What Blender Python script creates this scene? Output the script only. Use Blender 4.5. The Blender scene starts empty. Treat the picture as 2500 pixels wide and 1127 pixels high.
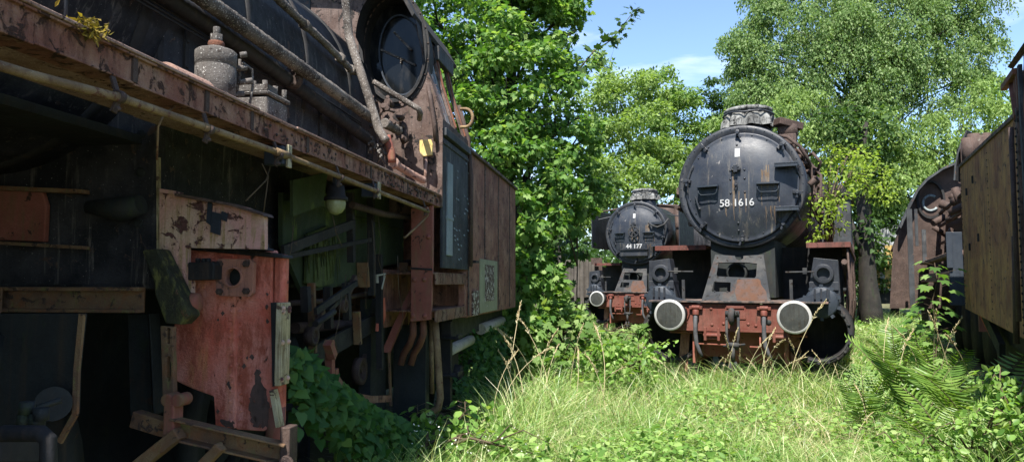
import bpy, math, random
import numpy as np
from mathutils import Vector, Matrix
from mathutils.geometry import tessellate_polygon

random.seed(7)
RNG = np.random.default_rng(11)
sc = bpy.context.scene
COL = sc.collection
R_ = math.radians

# ------------------------------------------------------------------ camera geometry
FPX, CX, CY = 1806.0, 1250.0, 563.5
PITCH = math.atan(126.3 / FPX)
CAMZ = 1.535

def ray(u, v):
    a = (u - CX) / FPX
    b = -(v - CY) / FPX
    return (a, math.cos(PITCH) - b * math.sin(PITCH), math.sin(PITCH) + b * math.cos(PITCH))

def W(u, v, d):
    """world point at depth d (metres along the view's level heading)"""
    r = ray(u, v)
    return (r[0] / r[1] * d, d, CAMZ + r[2] / r[1] * d)

class Fr:
    """ground frame of one track: y runs along the track away from the camera"""
    def __init__(s, o, h):
        s.o = o
        s.deg = h
        h = R_(h)
        s.X = (math.cos(h), -math.sin(h))
        s.Y = (math.sin(h), math.cos(h))

    def at(s, u, v, x=None, y=None, z=None):
        d = ray(u, v)
        dx = d[0] * s.X[0] + d[1] * s.X[1]
        dy = d[0] * s.Y[0] + d[1] * s.Y[1]
        dz = d[2]
        cx = -s.o[0] * s.X[0] - s.o[1] * s.X[1]
        cy = -s.o[0] * s.Y[0] - s.o[1] * s.Y[1]
        if x is not None: t = (x - cx) / dx
        elif y is not None: t = (y - cy) / dy
        else: t = (z - CAMZ) / dz
        return (cx + t * dx, cy + t * dy, CAMZ + t * dz)

    def world(s, p):
        return (s.o[0] + p[0] * s.X[0] + p[1] * s.Y[0], s.o[1] + p[0] * s.X[1] + p[1] * s.Y[1], p[2])

def org(lat, dep, h):
    h = R_(h)
    return (lat * math.cos(h) + dep * math.sin(h), -lat * math.sin(h) + dep * math.cos(h))

HL, HR = 8.885, 25.4
FL = Fr(org(-3.1, 0, HL), HL)
FA = Fr(org(-1.77, 11.04, HR), HR)
FB = Fr(org(-6.42, 21.3, HR), HR)
FRR = Fr(org(2.7, 0, HR), HR)

# ------------------------------------------------------------------ object helpers
def link(o):
    COL.objects.link(o)
    return o

def tag(o, label=None, cat=None, group=None, kind=None):
    if label: o["label"] = label
    if cat: o["category"] = cat
    if group: o["group"] = group
    if kind: o["kind"] = kind
    return o

def empty(name, loc, rz=0.0):
    o = bpy.data.objects.new(name, None)
    o.location = loc
    o.rotation_euler = (0, 0, rz)
    return link(o)

def frame_root(name, fr, label, cat, group=None):
    o = empty(name, (fr.o[0], fr.o[1], 0), -R_(fr.deg))
    return tag(o, label, cat, group)

def V(p): return Vector(p)

class MB:
    def __init__(s):
        s.v = []; s.f = []; s.sm = []

    def add(s, vs, fs, smooth=False):
        n = len(s.v)
        s.v += [tuple(p) for p in vs]
        for f in fs:
            s.f.append(tuple(i + n for i in f))
            s.sm.append(smooth)
        return s

    def box(s, x0, x1, y0, y1, z0, z1):
        vs = [(x, y, z) for z in (z0, z1) for y in (y0, y1) for x in (x0, x1)]
        return s.add(vs, [(0, 2, 3, 1), (4, 5, 7, 6), (0, 1, 5, 4), (2, 6, 7, 3), (0, 4, 6, 2), (1, 3, 7, 5)])

    def bar(s, p0, p1, w, h, up=(0, 0, 1)):
        p0, p1 = V(p0), V(p1)
        d = (p1 - p0).normalized()
        sd = d.cross(V(up))
        if sd.length < 1e-4: sd = d.cross(V((0, 1, 0)))
        sd.normalize()
        u = sd.cross(d).normalized()
        vs = []
        for p in (p0, p1):
            for a, b in ((-1, -1), (1, -1), (1, 1), (-1, 1)):
                vs.append(p + sd * (a * w / 2) + u * (b * h / 2))
        return s.add(vs, [(3, 2, 1, 0), (4, 5, 6, 7), (0, 1, 5, 4), (1, 2, 6, 5), (2, 3, 7, 6), (3, 0, 4, 7)])

    def tube(s, pts, r, n=10, caps=True, wob=0.0):
        pts = [V(p) for p in pts]
        k = len(pts)
        rs = r if isinstance(r, (list, tuple)) else [r] * k
        t0 = (pts[1] - pts[0]).normalized()
        a = t0.cross(V((0, 0, 1)))
        if a.length < 1e-3: a = t0.cross(V((0, 1, 0)))
        a.normalize()
        vs = []
        for i, p in enumerate(pts):
            if i == 0: t = pts[1] - pts[0]
            elif i == k - 1: t = pts[-1] - pts[-2]
            else: t = (pts[i + 1] - pts[i]).normalized() + (pts[i] - pts[i - 1]).normalized()
            t.normalize()
            a = (a - t * a.dot(t)).normalized()
            b = t.cross(a)
            for j in range(n):
                th = 2 * math.pi * j / n
                rr = rs[i] * (1 + (random.uniform(-wob, wob) if wob else 0))
                vs.append(p + a * (rr * math.cos(th)) + b * (rr * math.sin(th)))
        fs = []
        for i in range(k - 1):
            for j in range(n):
                fs.append((i * n + j, i * n + (j + 1) % n, (i + 1) * n + (j + 1) % n, (i + 1) * n + j))
        s.add(vs, fs, True)
        if caps:
            m = len(s.v) - len(vs)
            s.f.append(tuple(m + j for j in reversed(range(n)))); s.sm.append(False)
            s.f.append(tuple(m + (k - 1) * n + j for j in range(n))); s.sm.append(False)
        return s

    def cyl(s, p0, p1, r0, r1=None, n=20):
        return s.tube([p0, p1], [r0, r0 if r1 is None else r1], n)

    def lathe(s, prof, o, axis='y', n=48, smooth=True, fold=None):
        """prof: (radius, offset along axis); fold(th, i) scales the radius"""
        vs, fs = [], []
        for i, (r, t) in enumerate(prof):
            for j in range(n):
                th = 2 * math.pi * j / n
                rr = r * (fold(th, i) if fold else 1)
                a, b = rr * math.cos(th), rr * math.sin(th)
                if axis == 'y': vs.append((o[0] + a, o[1] + t, o[2] + b))
                elif axis == 'z': vs.append((o[0] + a, o[1] + b, o[2] + t))
                else: vs.append((o[0] + t, o[1] + a, o[2] + b))
        for i in range(len(prof) - 1):
            for j in range(n):
                fs.append((i * n + j, i * n + (j + 1) % n, (i + 1) * n + (j + 1) % n, (i + 1) * n + j))
        return s.add(vs, fs, smooth)

    def plate(s, pts, th, holes=()):
        """flat polygon (3-D points) with holes, given thickness vector th"""
        loops = [[V(p) for p in pts]] + [[V(p) for p in h] for h in holes]
        flat = [p for l in loops for p in l]
        n = len(flat)
        th = V(th)
        tris = tessellate_polygon(loops)
        fs = [tuple(t) for t in tris] + [tuple(i + n for i in reversed(t)) for t in tris]
        k = 0
        for l in loops:
            m = len(l)
            for i in range(m):
                j = (i + 1) % m
                fs.append((k + i, k + j, k + j + n, k + i + n))
            k += m
        return s.add(flat + [p + th for p in flat], fs)

    def dome(s, c, r, d, n=10, squash=1.0):
        """half ball at c bulging along d (bolt / rivet heads)"""
        d = V(d).normalized()
        a = d.orthogonal().normalized(); b = d.cross(a)
        vs, fs = [], []
        rings = 4
        for i in range(rings):
            ph = i / rings * math.pi / 2
            for j in range(n):
                th = 2 * math.pi * j / n
                vs.append(V(c) + (a * math.cos(th) + b * math.sin(th)) * r * math.cos(ph) + d * r * squash * math.sin(ph))
        vs.append(V(c) + d * r * squash)
        for i in range(rings - 1):
            for j in range(n):
                fs.append((i * n + j, i * n + (j + 1) % n, (i + 1) * n + (j + 1) % n, (i + 1) * n + j))
        for j in range(n): fs.append(((rings - 1) * n + j, (rings - 1) * n + (j + 1) % n, rings * n))
        return s.add(vs, fs, True)

    def build(s, name, mat, parent=None, bevel=0.0, loc=None):
        me = bpy.data.meshes.new(name)
        me.from_pydata(s.v, [], s.f)
        me.polygons.foreach_set("use_smooth", s.sm)
        me.materials.append(mat)
        import bmesh
        bm = bmesh.new(); bm.from_mesh(me)
        bmesh.ops.recalc_face_normals(bm, faces=bm.faces)
        bm.to_mesh(me); bm.free()
        me.update()
        o = bpy.data.objects.new(name, me)
        if loc: o.location = loc
        link(o)
        if parent: o.parent = parent
        if bevel:
            b = o.modifiers.new("edge", 'BEVEL')
            b.width = bevel; b.segments = 2; b.limit_method = 'ANGLE'; b.angle_limit = R_(50)
            b.harden_normals = False
        return o

def hexnut(mb, c, d, r, h):
    d = V(d).normalized()
    mb.tube([V(c), V(c) + d * h], r, 6)

def text_mesh(body, size, mat, parent, loc, rot, name, bold=0.0):
    cu = bpy.data.curves.new(name, 'FONT')
    cu.body = body; cu.size = size; cu.align_x = 'CENTER'; cu.align_y = 'CENTER'
    cu.extrude = 0.004; cu.offset = bold
    t = bpy.data.objects.new(name + "_tmp", cu); link(t)
    dg = bpy.context.evaluated_depsgraph_get()
    me = bpy.data.meshes.new_from_object(t.evaluated_get(dg))
    bpy.data.objects.remove(t)
    me.materials.clear(); me.materials.append(mat)
    o = bpy.data.objects.new(name, me); link(o)
    o.parent = parent; o.location = loc; o.rotation_euler = rot
    return o

# ------------------------------------------------------------------ materials
def _n(nt, t, **kw):
    n = nt.nodes.new(t)
    for k, v in kw.items(): setattr(n, k, v)
    return n

def new_mat(name):
    m = bpy.data.materials.new(name); m.use_nodes = True
    nt = m.node_tree
    return m, nt, nt.nodes["Principled BSDF"]

def noise(nt, vec, scale, detail=5, rough=.6, dist=0.0):
    n = _n(nt, 'ShaderNodeTexNoise'); n.inputs['Scale'].default_value = scale
    n.inputs['Detail'].default_value = detail; n.inputs['Roughness'].default_value = rough
    n.inputs['Distortion'].default_value = dist
    nt.links.new(vec, n.inputs['Vector'])
    return n.outputs[0]

def ramp(nt, fac, a, b):
    r = _n(nt, 'ShaderNodeMapRange'); r.clamp = True
    r.inputs[1].default_value = a; r.inputs[2].default_value = b
    nt.links.new(fac, r.inputs[0])
    return r.outputs[0]

def mixc(nt, fac, a, b, mode='MIX'):
    m = _n(nt, 'ShaderNodeMix', data_type='RGBA', blend_type=mode)
    if isinstance(fac, (int, float)): m.inputs[0].default_value = fac
    else: nt.links.new(fac, m.inputs[0])
    for i, c in ((6, a), (7, b)):
        if isinstance(c, (tuple, list)): m.inputs[i].default_value = (*c[:3], 1)
        else: nt.links.new(c, m.inputs[i])
    return m.outputs[2]

def mapping(nt, vec, sc_, loc=(0, 0, 0)):
    m = _n(nt, 'ShaderNodeMapping'); m.inputs['Scale'].default_value = sc_
    m.inputs['Location'].default_value = loc
    nt.links.new(vec, m.inputs['Vector'])
    return m.outputs[0]

_seed = [0]
def weather(name, base, alt, rust, alt_t=.52, rust_t=.6, flake_t=.64, flake=None, speck_t=.72, speck=None,
            streak=(9, 9, .7), scale=1.0, rough=.75, bump=.25, moss=None, moss_t=.62, spec=.3, soft=.08, metal=0.0):
    """weathered paint: two tones, vertical rust streaks, sharp flaked patches, fine specks, moss"""
    m, nt, p = new_mat(name)
    _seed[0] += 3.7
    tc = _n(nt, 'ShaderNodeTexCoord')
    vec = mapping(nt, tc.outputs['Object'], (scale,) * 3, (_seed[0], _seed[0] * .7, 0))
    a = ramp(nt, noise(nt, vec, 2.2, 7, .65), alt_t - .1, alt_t + .1)
    c = mixc(nt, a, base, alt)
    sv = mapping(nt, vec, streak)
    st = ramp(nt, noise(nt, sv, 2.0, 8, .68, .55), rust_t - soft, rust_t + soft)
    brk = ramp(nt, noise(nt, vec, 1.7, 6, .7, .8), .36, .58)
    mul = _n(nt, 'ShaderNodeMath', operation='MULTIPLY'); nt.links.new(st, mul.inputs[0]); nt.links.new(brk, mul.inputs[1])
    c = mixc(nt, mul.outputs[0], c, rust)
    fk = noise(nt, vec, 7.0, 9, .68, .6)
    fl = ramp(nt, fk, flake_t - .012, flake_t + .012)
    if flake: c = mixc(nt, fl, c, flake)
    fine = noise(nt, vec, 55.0, 4, .7)
    if speck:
        c = mixc(nt, ramp(nt, fine, speck_t - .03, speck_t + .03), c, speck)
    if moss:
        mo = ramp(nt, noise(nt, mapping(nt, vec, (3, 3, 1.2)), 2.6, 8, .7), moss_t - .05, moss_t + .05)
        c = mixc(nt, mo, c, moss)
    g = ramp(nt, fine, .25, .75)
    c2 = mixc(nt, .35, c, mixc(nt, g, (.35, .35, .35), (1, 1, 1)), 'MULTIPLY')
    nt.links.new(c2, p.inputs['Base Color'])
    p.inputs['Specular IOR Level'].default_value = spec
    p.inputs['Metallic'].default_value = metal
    rr = ramp(nt, fk, .3, .7)
    mr = _n(nt, 'ShaderNodeMapRange'); nt.links.new(rr, mr.inputs[0])
    mr.inputs[3].default_value = max(.05, rough - .15); mr.inputs[4].default_value = min(1, rough + .15)
    nt.links.new(mr.outputs[0], p.inputs['Roughness'])
    add = _n(nt, 'ShaderNodeMath', operation='ADD'); nt.links.new(fl, add.inputs[0]); nt.links.new(fine, add.inputs[1])
    add2 = _n(nt, 'ShaderNodeMath', operation='ADD'); nt.links.new(add.outputs[0], add2.inputs[0]); nt.links.new(fk, add2.inputs[1])
    bp = _n(nt, 'ShaderNodeBump'); bp.inputs['Strength'].default_value = bump; bp.inputs['Distance'].default_value = .01
    nt.links.new(add2.outputs[0], bp.inputs['Height']); nt.links.new(bp.outputs[0], p.inputs['Normal'])
    return m

def leafmat(name, cols, trans=.4, tcol=None, rough=.55, spec=.16):
    m, nt, p = new_mat(name)
    g = _n(nt, 'ShaderNodeNewGeometry')
    cr = _n(nt, 'ShaderNodeValToRGB')
    e = cr.color_ramp.elements
    while len(e) < len(cols): e.new(.5)
    for i, c in enumerate(cols):
        e[i].position = i / (len(cols) - 1); e[i].color = (*c, 1)
    nt.links.new(g.outputs['Random Per Island'], cr.inputs[0])
    nt.links.new(cr.outputs[0], p.inputs['Base Color'])
    p.inputs['Roughness'].default_value = rough
    p.inputs['Specular IOR Level'].default_value = spec
    t = _n(nt, 'ShaderNodeBsdfTranslucent')
    nt.links.new(mixc(nt, 1.0, cr.outputs[0], tcol or (1.5, 1.6, .6), 'MULTIPLY'), t.inputs[0])
    mx = _n(nt, 'ShaderNodeMixShader'); mx.inputs[0].default_value = trans
    nt.links.new(p.outputs[0], mx.inputs[1]); nt.links.new(t.outputs[0], mx.inputs[2])
    nt.links.new(mx.outputs[0], nt.nodes['Material Output'].inputs['Surface'])
    return m

M = {}
M['soot'] = weather('sooty_steel', (.010, .010, .011), (.024, .023, .023), (.04, .028, .022), flake=(.055, .04, .03), flake_t=.65, speck=(.15, .14, .13), speck_t=.72, scale=1.3)
M['boiler'] = weather('boiler_cladding', (.010, .011, .014), (.04, .04, .045), (.19, .17, .15), rust_t=.64, flake=(.075, .05, .04), flake_t=.62, speck=(.42, .4, .37), speck_t=.69, streak=(9, 9, .55), scale=1.5, bump=.5)
M['dark'] = weather('dark_frame_paint', (.012, .014, .014), (.02, .025, .024), (.03, .024, .017), flake_t=.68, flake=(.035, .024, .017), moss=(.02, .03, .012), moss_t=.64)
M['green'] = weather('mossy_ash_pan', (.026, .038, .018), (.04, .06, .024), (.05, .058, .022), moss=(.095, .13, .026), moss_t=.62, streak=(10, 10, .8))
M['moss'] = weather('thick_moss', (.05, .07, .015), (.1, .12, .03), (.02, .03, .01), streak=(22, 22, .9), rust_t=.5, bump=.6, scale=1.5)
M['lag'] = weather('pipe_lagging', (.045, .036, .03), (.17, .145, .125), (.05, .036, .028), alt_t=.5, speck=(.42, .4, .37), speck_t=.61, streak=(3, 14, 3), bump=.8, rough=.9, scale=1.8, flake=(.03, .025, .022), flake_t=.6)
M['lichen'] = weather('lichen_casting', (.075, .068, .062), (.12, .108, .1), (.06, .042, .034), speck=(.5, .49, .46), speck_t=.64, flake=(.04, .032, .028), flake_t=.6, bump=.6, rough=.9, scale=2.0)
M['beam'] = weather('rusted_beam', (.24, .10, .068), (.37, .225, .155), (.085, .034, .024), alt_t=.53, rust_t=.53, streak=(2.0, 6, 1.4), flake=(.06, .03, .022), flake_t=.57, moss=(.38, .28, .17), moss_t=.67, scale=2.4, bump=.9, soft=.06, speck=(.08, .04, .03), speck_t=.64, rough=.85)
M['rustdeck'] = weather('rusted_plate', (.24, .14, .105), (.34, .23, .19), (.12, .06, .045), speck=(.52, .46, .42), speck_t=.64, flake=(.08, .045, .035), flake_t=.6, scale=2.5, bump=.6, rough=.85)
M['ochre'] = weather('ochre_pipe_rust', (.17, .11, .058), (.27, .19, .1), (.1, .05, .03), speck=(.38, .33, .24), speck_t=.67, flake=(.13, .06, .036), flake_t=.6, scale=3, streak=(3, 3, 3), bump=.5)
M['pink'] = weather('faded_red_paint', (.52, .115, .07), (.62, .26, .2), (.45, .19, .07), alt_t=.52, rust_t=.57, flake=(.06, .04, .034), flake_t=.65, streak=(4, 4, .4), bump=1.0, speck=(.12, .045, .035), speck_t=.685, rough=.6, scale=1.4, moss=(.34, .085, .05), moss_t=.56)
M['peel'] = weather('peeling_pink_paint', (.6, .33, .28), (.62, .45, .33), (.38, .26, .12), alt_t=.5, rust_t=.53, flake=(.12, .055, .05), flake_t=.57, streak=(8, 8, .6), scale=2.0, bump=1.0, rough=.7, speck=(.12, .06, .05), speck_t=.68, soft=.04)
M['gusset'] = weather('mossy_leg', (.02, .024, .014), (.05, .05, .02), (.02, .018, .014), alt_t=.55, flake=(.12, .06, .03), flake_t=.64, moss=(.12, .12, .035), moss_t=.56, scale=2.2, bump=.6)
M['scab'] = weather('dark_bare_scab', (.085, .058, .048), (.13, .08, .065), (.05, .04, .036), flake=(.2, .08, .055), flake_t=.63, scale=4, bump=.8)
M['browniron'] = weather('brown_mossy_iron', (.13, .075, .045), (.2, .13, .065), (.2, .085, .035), rust_t=.55, flake=(.06, .04, .03), flake_t=.6, moss=(.15, .14, .05), moss_t=.6, streak=(3, 3, 3), speck=(.34, .29, .2), speck_t=.7, scale=2.5, bump=.6)
M['runstain'] = weather('rust_run', (.1, .066, .04), (.14, .11, .08), (.055, .033, .022), scale=4, streak=(6, 6, .5))
M['rededge'] = weather('dull_red_edge', (.10, .028, .02), (.13, .05, .04), (.06, .03, .022), rust_t=.55, flake=(.04, .022, .018), flake_t=.62, streak=(5, 5, .6), scale=1.6, speck=(.2, .16, .14), speck_t=.7)
M['pale'] = weather('weathered_pale_strap', (.42, .36, .2), (.5, .46, .33), (.16, .12, .06), rust_t=.5, streak=(16, 16, 1), flake=(.1, .07, .05), flake_t=.6, scale=2, bump=.6)
M['redpost'] = weather('dull_red_paint', (.19, .06, .042), (.25, .09, .065), (.16, .1, .05), rust_t=.55, flake=(.05, .028, .022), flake_t=.62, streak=(5, 5, .6), scale=1.6, speck=(.07, .04, .033), speck_t=.7)
M['redlit'] = weather('red_paint_and_sun_fleck', (.45, .09, .05), (.5, .14, .09), (.3, .1, .06), flake=(.09, .04, .03), flake_t=.66)  # plain red on the tender brace, painted sunlight on the fleck bar
M['cabwall'] = weather('rusty_cab_wall', (.075, .045, .035), (.135, .095, .08), (.035, .024, .02), alt_t=.5, rust_t=.56, flake=(.02, .017, .016), flake_t=.58, speck=(.33, .3, .27), speck_t=.685, moss=(.11, .095, .045), moss_t=.66, scale=1.9, bump=.6)
M['cabside'] = weather('black_cab_side', (.025, .027, .03), (.05, .055, .06), (.16, .15, .13), rust_t=.62, streak=(4, 10, .5), flake=(.1, .06, .045), speck=(.42, .41, .38), speck_t=.75, scale=1.4)
M['greypanel'] = weather('blue_grey_panel', (.2, .24, .25), (.27, .3, .3), (.09, .1, .1), rust_t=.56, streak=(9, 14, .5), flake=(.08, .07, .06), flake_t=.66)
M['rustbar'] = weather('rust_and_cream_bar', (.26, .17, .12), (.2, .09, .055), (.10, .04, .025), alt_t=.46, rust_t=.48, flake=(.07, .035, .025), flake_t=.56, streak=(12, 16, 1.4), scale=2.0, bump=.8)
M['tender'] = weather('brown_tender_side', (.25, .105, .07), (.36, .19, .125), (.09, .045, .036), alt_t=.52, rust_t=.5, streak=(9, 9, .7), flake=(.085, .05, .042), flake_t=.6, speck=(.5, .33, .26), speck_t=.67, moss=(.36, .26, .13), moss_t=.68, soft=.12, bump=.8, scale=1.5, rough=.85)
M['tender_r'] = weather('ochre_tender_side', (.27, .115, .055), (.42, .225, .08), (.095, .05, .036), alt_t=.5, rust_t=.52, streak=(5, 5, .55), flake=(.09, .055, .045), flake_t=.6, speck=(.1, .06, .045), speck_t=.66, moss=(.16, .14, .125), moss_t=.65, soft=.14, bump=.8, scale=1.2, rough=.85)
M['panelgreen'] = weather('pale_green_data_panel', (.25, .25, .16), (.3, .3, .19), (.15, .13, .08), flake=(.5, .46, .38), flake_t=.62, streak=(9, 9, .6), scale=2.0)
M['flakes'] = weather('flaking_paint', (.08, .045, .035), (.12, .07, .05), (.1, .06, .04), flake=(.6, .55, .47), flake_t=.53, scale=3.0, bump=.8)
M['yellow'] = weather('yellow_notice', (.55, .4, .14), (.6, .46, .2), (.3, .2, .08), flake=(.3, .22, .1), flake_t=.6, scale=4)
M['black'] = weather('smokebox_paint', (.013, .015, .02), (.024, .027, .034), (.075, .07, .062), rust_t=.62, alt_t=.5, streak=(5, 5, .35), flake=(.13, .12, .11), flake_t=.67, speck=(.1, .1, .1), speck_t=.71, rough=.48, bump=.2, spec=.4)
M['door'] = weather('smokebox_door_paint', (.017, .020, .028), (.030, .035, .045), (.15, .13, .10), rust_t=.62, alt_t=.5, streak=(6, 6, .22), flake=(.2, .185, .175), flake_t=.67, speck=(.13, .13, .13), speck_t=.72, rough=.45, bump=.15, spec=.4, soft=.07)
M['bluegrey'] = weather('blue_grey_cover', (.02, .027, .038), (.03, .038, .05), (.016, .019, .024), flake=(.08, .075, .07), flake_t=.68, rough=.55)
M['pedestal'] = weather('worn_grey_pedestal', (.032, .034, .037), (.06, .059, .057), (.075, .04, .027), rust_t=.62, streak=(1.6, 1.6, .8), flake=(.018, .015, .013), flake_t=.61, scale=1.7, rough=.85, speck=(.13, .125, .115), speck_t=.70, spec=.08)
M['brownpatch'] = weather('bare_rusty_plate', (.085, .045, .03), (.075, .055, .05), (.055, .033, .022), scale=2.6, rough=.85, flake=(.03, .025, .024), flake_t=.63, streak=(2, 2, .7), spec=.08)
M['beamred'] = weather('red_buffer_beam', (.125, .033, .022), (.15, .058, .042), (.07, .03, .02), rust_t=.57, flake=(.2, .14, .11), flake_t=.665, speck=(.045, .02, .016), speck_t=.69, rough=.65, streak=(7, 7, .8), scale=1.8)
M['beamtop'] = weather('platform_edge', (.03, .03, .03), (.22, .14, .11), (.3, .27, .25), alt_t=.55, rust_t=.64, scale=2)
M['white'] = weather('white_ring_paint', (.36, .36, .35), (.3, .295, .28), (.17, .15, .12), rust_t=.6, flake=(.13, .115, .09), flake_t=.67, speck=(.16, .15, .13), speck_t=.71, rough=.6, bump=.08, scale=2)
M['bufface'] = weather('buffer_face', (.026, .028, .026), (.045, .047, .042), (.018, .016, .011), streak=(10, 10, .5), rust_t=.54, flake=(.075, .067, .052), flake_t=.64, rough=.6, scale=2.5)
M['num'] = weather('white_lettering', (.4, .4, .4), (.33, .33, .33), (.25, .25, .24), flake=(.08, .08, .085), flake_t=.68, bump=.02, scale=4)
M['rustpipe'] = weather('rusty_pipework', (.048, .03, .024), (.08, .052, .042), (.026, .019, .016), flake=(.13, .11, .092), flake_t=.64, speck=(.18, .16, .14), speck_t=.67, scale=2.2, bump=.6)
M['rubber'] = weather('old_rubber', (.05, .05, .055), (.09, .09, .095), (.04, .035, .03), scale=3)
M['tarp'] = weather('faded_tarpaulin', (.09, .09, .087), (.26, .26, .25), (.02, .02, .02), alt_t=.48, rust_t=.53, streak=(6, 6, 1.2), flake=(.02, .02, .02), flake_t=.6, scale=1.8, rough=.85, spec=.05)
M['wood'] = weather('grey_weathered_planks', (.07, .06, .05), (.11, .095, .08), (.03, .025, .022), rust_t=.54, streak=(9, 9, .25), flake=(.025, .02, .02), flake_t=.68)
M['bark'] = weather('dark_bark', (.014, .012, .010), (.03, .026, .02), (.010, .009, .008), streak=(8, 8, 1), bump=1.0, moss=(.016, .025, .008), moss_t=.6)
M['twig'] = weather('brown_twigs', (.06, .042, .025), (.09, .064, .036), (.04, .03, .02), scale=4)
M['coach'] = weather('pale_coach_side', (.34, .36, .38), (.28, .29, .3), (.14, .11, .09), streak=(4, 4, .4), rust_t=.58)
M['coachyellow'] = weather('yellow_coach_end', (.48, .35, .12), (.4, .27, .1), (.2, .12, .06), streak=(5, 5, .4))
M['creampipe'] = weather('cream_pipe', (.3, .29, .24), (.38, .36, .31), (.12, .11, .08), scale=3, speck=(.14, .12, .1), speck_t=.68)
M['rustorange'] = weather('orange_rust', (.17, .065, .035), (.12, .055, .037), (.07, .04, .03), scale=2, flake=(.24, .16, .12), flake_t=.68, bump=.6)
M['concrete'] = weather('flange_paint', (.34, .15, .1), (.28, .13, .095), (.14, .07, .05), flake=(.1, .06, .05), flake_t=.62, scale=3, bump=.5)

def glassmat(name, col, rough=.08, dirt=(.1, .1, .09), dirt_t=.6):
    m, nt, p = new_mat(name)
    tc = _n(nt, 'ShaderNodeTexCoord')
    d = ramp(nt, noise(nt, mapping(nt, tc.outputs['Object'], (3, 3, 1)), 3, 6), dirt_t - .1, dirt_t + .1)
    nt.links.new(mixc(nt, d, col, dirt), p.inputs['Base Color'])
    p.inputs['Roughness'].default_value = rough
    p.inputs['Specular IOR Level'].default_value = .22
    return m
M['glass'] = glassmat('dusty_dark_glass', (.006, .007, .008), .1, (.03, .028, .025), .58)
M['paleglass'] = glassmat('sky_dusty_glass', (.12, .15, .17), .06, (.3, .32, .33), .5)
M['opal'] = glassmat('opal_lamp_glass', (.24, .26, .15), .25, (.14, .15, .06), .5)

M['maple'] = leafmat('maple_leaf', [(.04, .10, .02), (.075, .16, .034), (.125, .22, .055), (.23, .32, .11)], .45)
M['birch'] = leafmat('birch_leaf', [(.055, .11, .03), (.10, .17, .05), (.15, .225, .08), (.24, .31, .15)], .42)
M['willow'] = leafmat('bright_bush_leaf', [(.085, .145, .04), (.14, .215, .06), (.19, .275, .08), (.26, .34, .13)], .44)
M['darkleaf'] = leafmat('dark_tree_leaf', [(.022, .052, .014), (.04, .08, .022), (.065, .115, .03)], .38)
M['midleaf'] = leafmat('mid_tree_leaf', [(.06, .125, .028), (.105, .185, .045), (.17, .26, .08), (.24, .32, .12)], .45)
M['vineleaf'] = leafmat('creeper_leaf', [(.13, .2, .03), (.19, .27, .04), (.26, .33, .06)], .45)
M['bindleaf'] = leafmat('bindweed_leaf', [(.025, .075, .022), (.045, .115, .032), (.085, .165, .05)], .4)
M['weedleaf'] = leafmat('weed_leaf', [(.065, .145, .026), (.125, .235, .045), (.205, .325, .08), (.3, .39, .14)], .42, None, .45, .3)
M['fern'] = leafmat('fern_frond', [(.07, .15, .025), (.13, .225, .042), (.2, .3, .065)], .42, None, .4, .45)
M['grass'] = leafmat('grass_blade', [(.085, .18, .035), (.16, .28, .065), (.28, .375, .13), (.5, .5, .28)], .38, None, .38, .5)
M['straw'] = leafmat('dry_grass', [(.36, .28, .14), (.5, .43, .25), (.6, .55, .38)], .3, (1.1, 1.05, .8))
M['mossy'] = leafmat('yellow_moss_tuft', [(.16, .115, .02), (.26, .19, .035), (.07, .05, .018), (.12, .11, .02)], .3)
M['flower'] = leafmat('white_blossom', [(.7, .7, .62), (.8, .8, .74)], .3, (1, 1, 1))
# ------------------------------------------------------------------ leaf meshes
def fan(pts, c):
    """template: outline points (side, along, lift) fanned round c"""
    v = [c] + pts
    n = len(pts)
    return np.array(v, float), [(0, 1 + i, 1 + (i + 1) % n) for i in range(n)]

T_DIAMOND = (np.array([(0, 0, 0), (.26, .45, .06), (0, 1, -.04), (-.26, .45, .06)], float), [(0, 1, 2), (0, 2, 3)])
T_LONG = (np.array([(0, 0, 0), (.15, .4, .04), (0, 1, -.08), (-.15, .4, .04)], float), [(0, 1, 2), (0, 2, 3)])
T_MAPLE = fan([(0, 0, 0), (.3, -.02, .03), (.5, .28, .0), (.3, .4, .04), (.38, .78, -.05), (.14, .68, .03), (0, 1.05, -.08),
               (-.14, .68, .03), (-.38, .78, -.05), (-.3, .4, .04), (-.5, .28, .0), (-.3, -.02, .03)], (0, .38, .05))
T_HEART = fan([(0, 0, 0), (.22, -.12, .04), (.42, .08, .02), (.32, .45, .03), (0, 1, -.1), (-.32, .45, .03), (-.42, .08, .02), (-.22, -.12, .04)], (0, .3, -.03))
T_OVAL = fan([(0, 0, 0), (.24, .25, .05), (.26, .6, .03), (0, 1, -.06), (-.26, .6, .03), (-.24, .25, .05)], (0, .45, -.02))

def unit(a):
    return a / np.maximum(np.linalg.norm(a, axis=1, keepdims=True), 1e-6)

def mesh_np(name, verts, tris, mat, parent=None, smooth=False):
    me = bpy.data.meshes.new(name)
    me.vertices.add(len(verts)); me.vertices.foreach_set("co", verts.astype(np.float32).ravel())
    me.loops.add(tris.size); me.loops.foreach_set("vertex_index", tris.astype(np.int32).ravel())
    me.polygons.add(len(tris)); me.polygons.foreach_set("loop_start", np.arange(0, tris.size, 3, dtype=np.int32))
    me.materials.append(mat)
    me.update(calc_edges=True)
    o = bpy.data.objects.new(name, me); link(o)
    if parent: o.parent = parent
    return o

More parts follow.
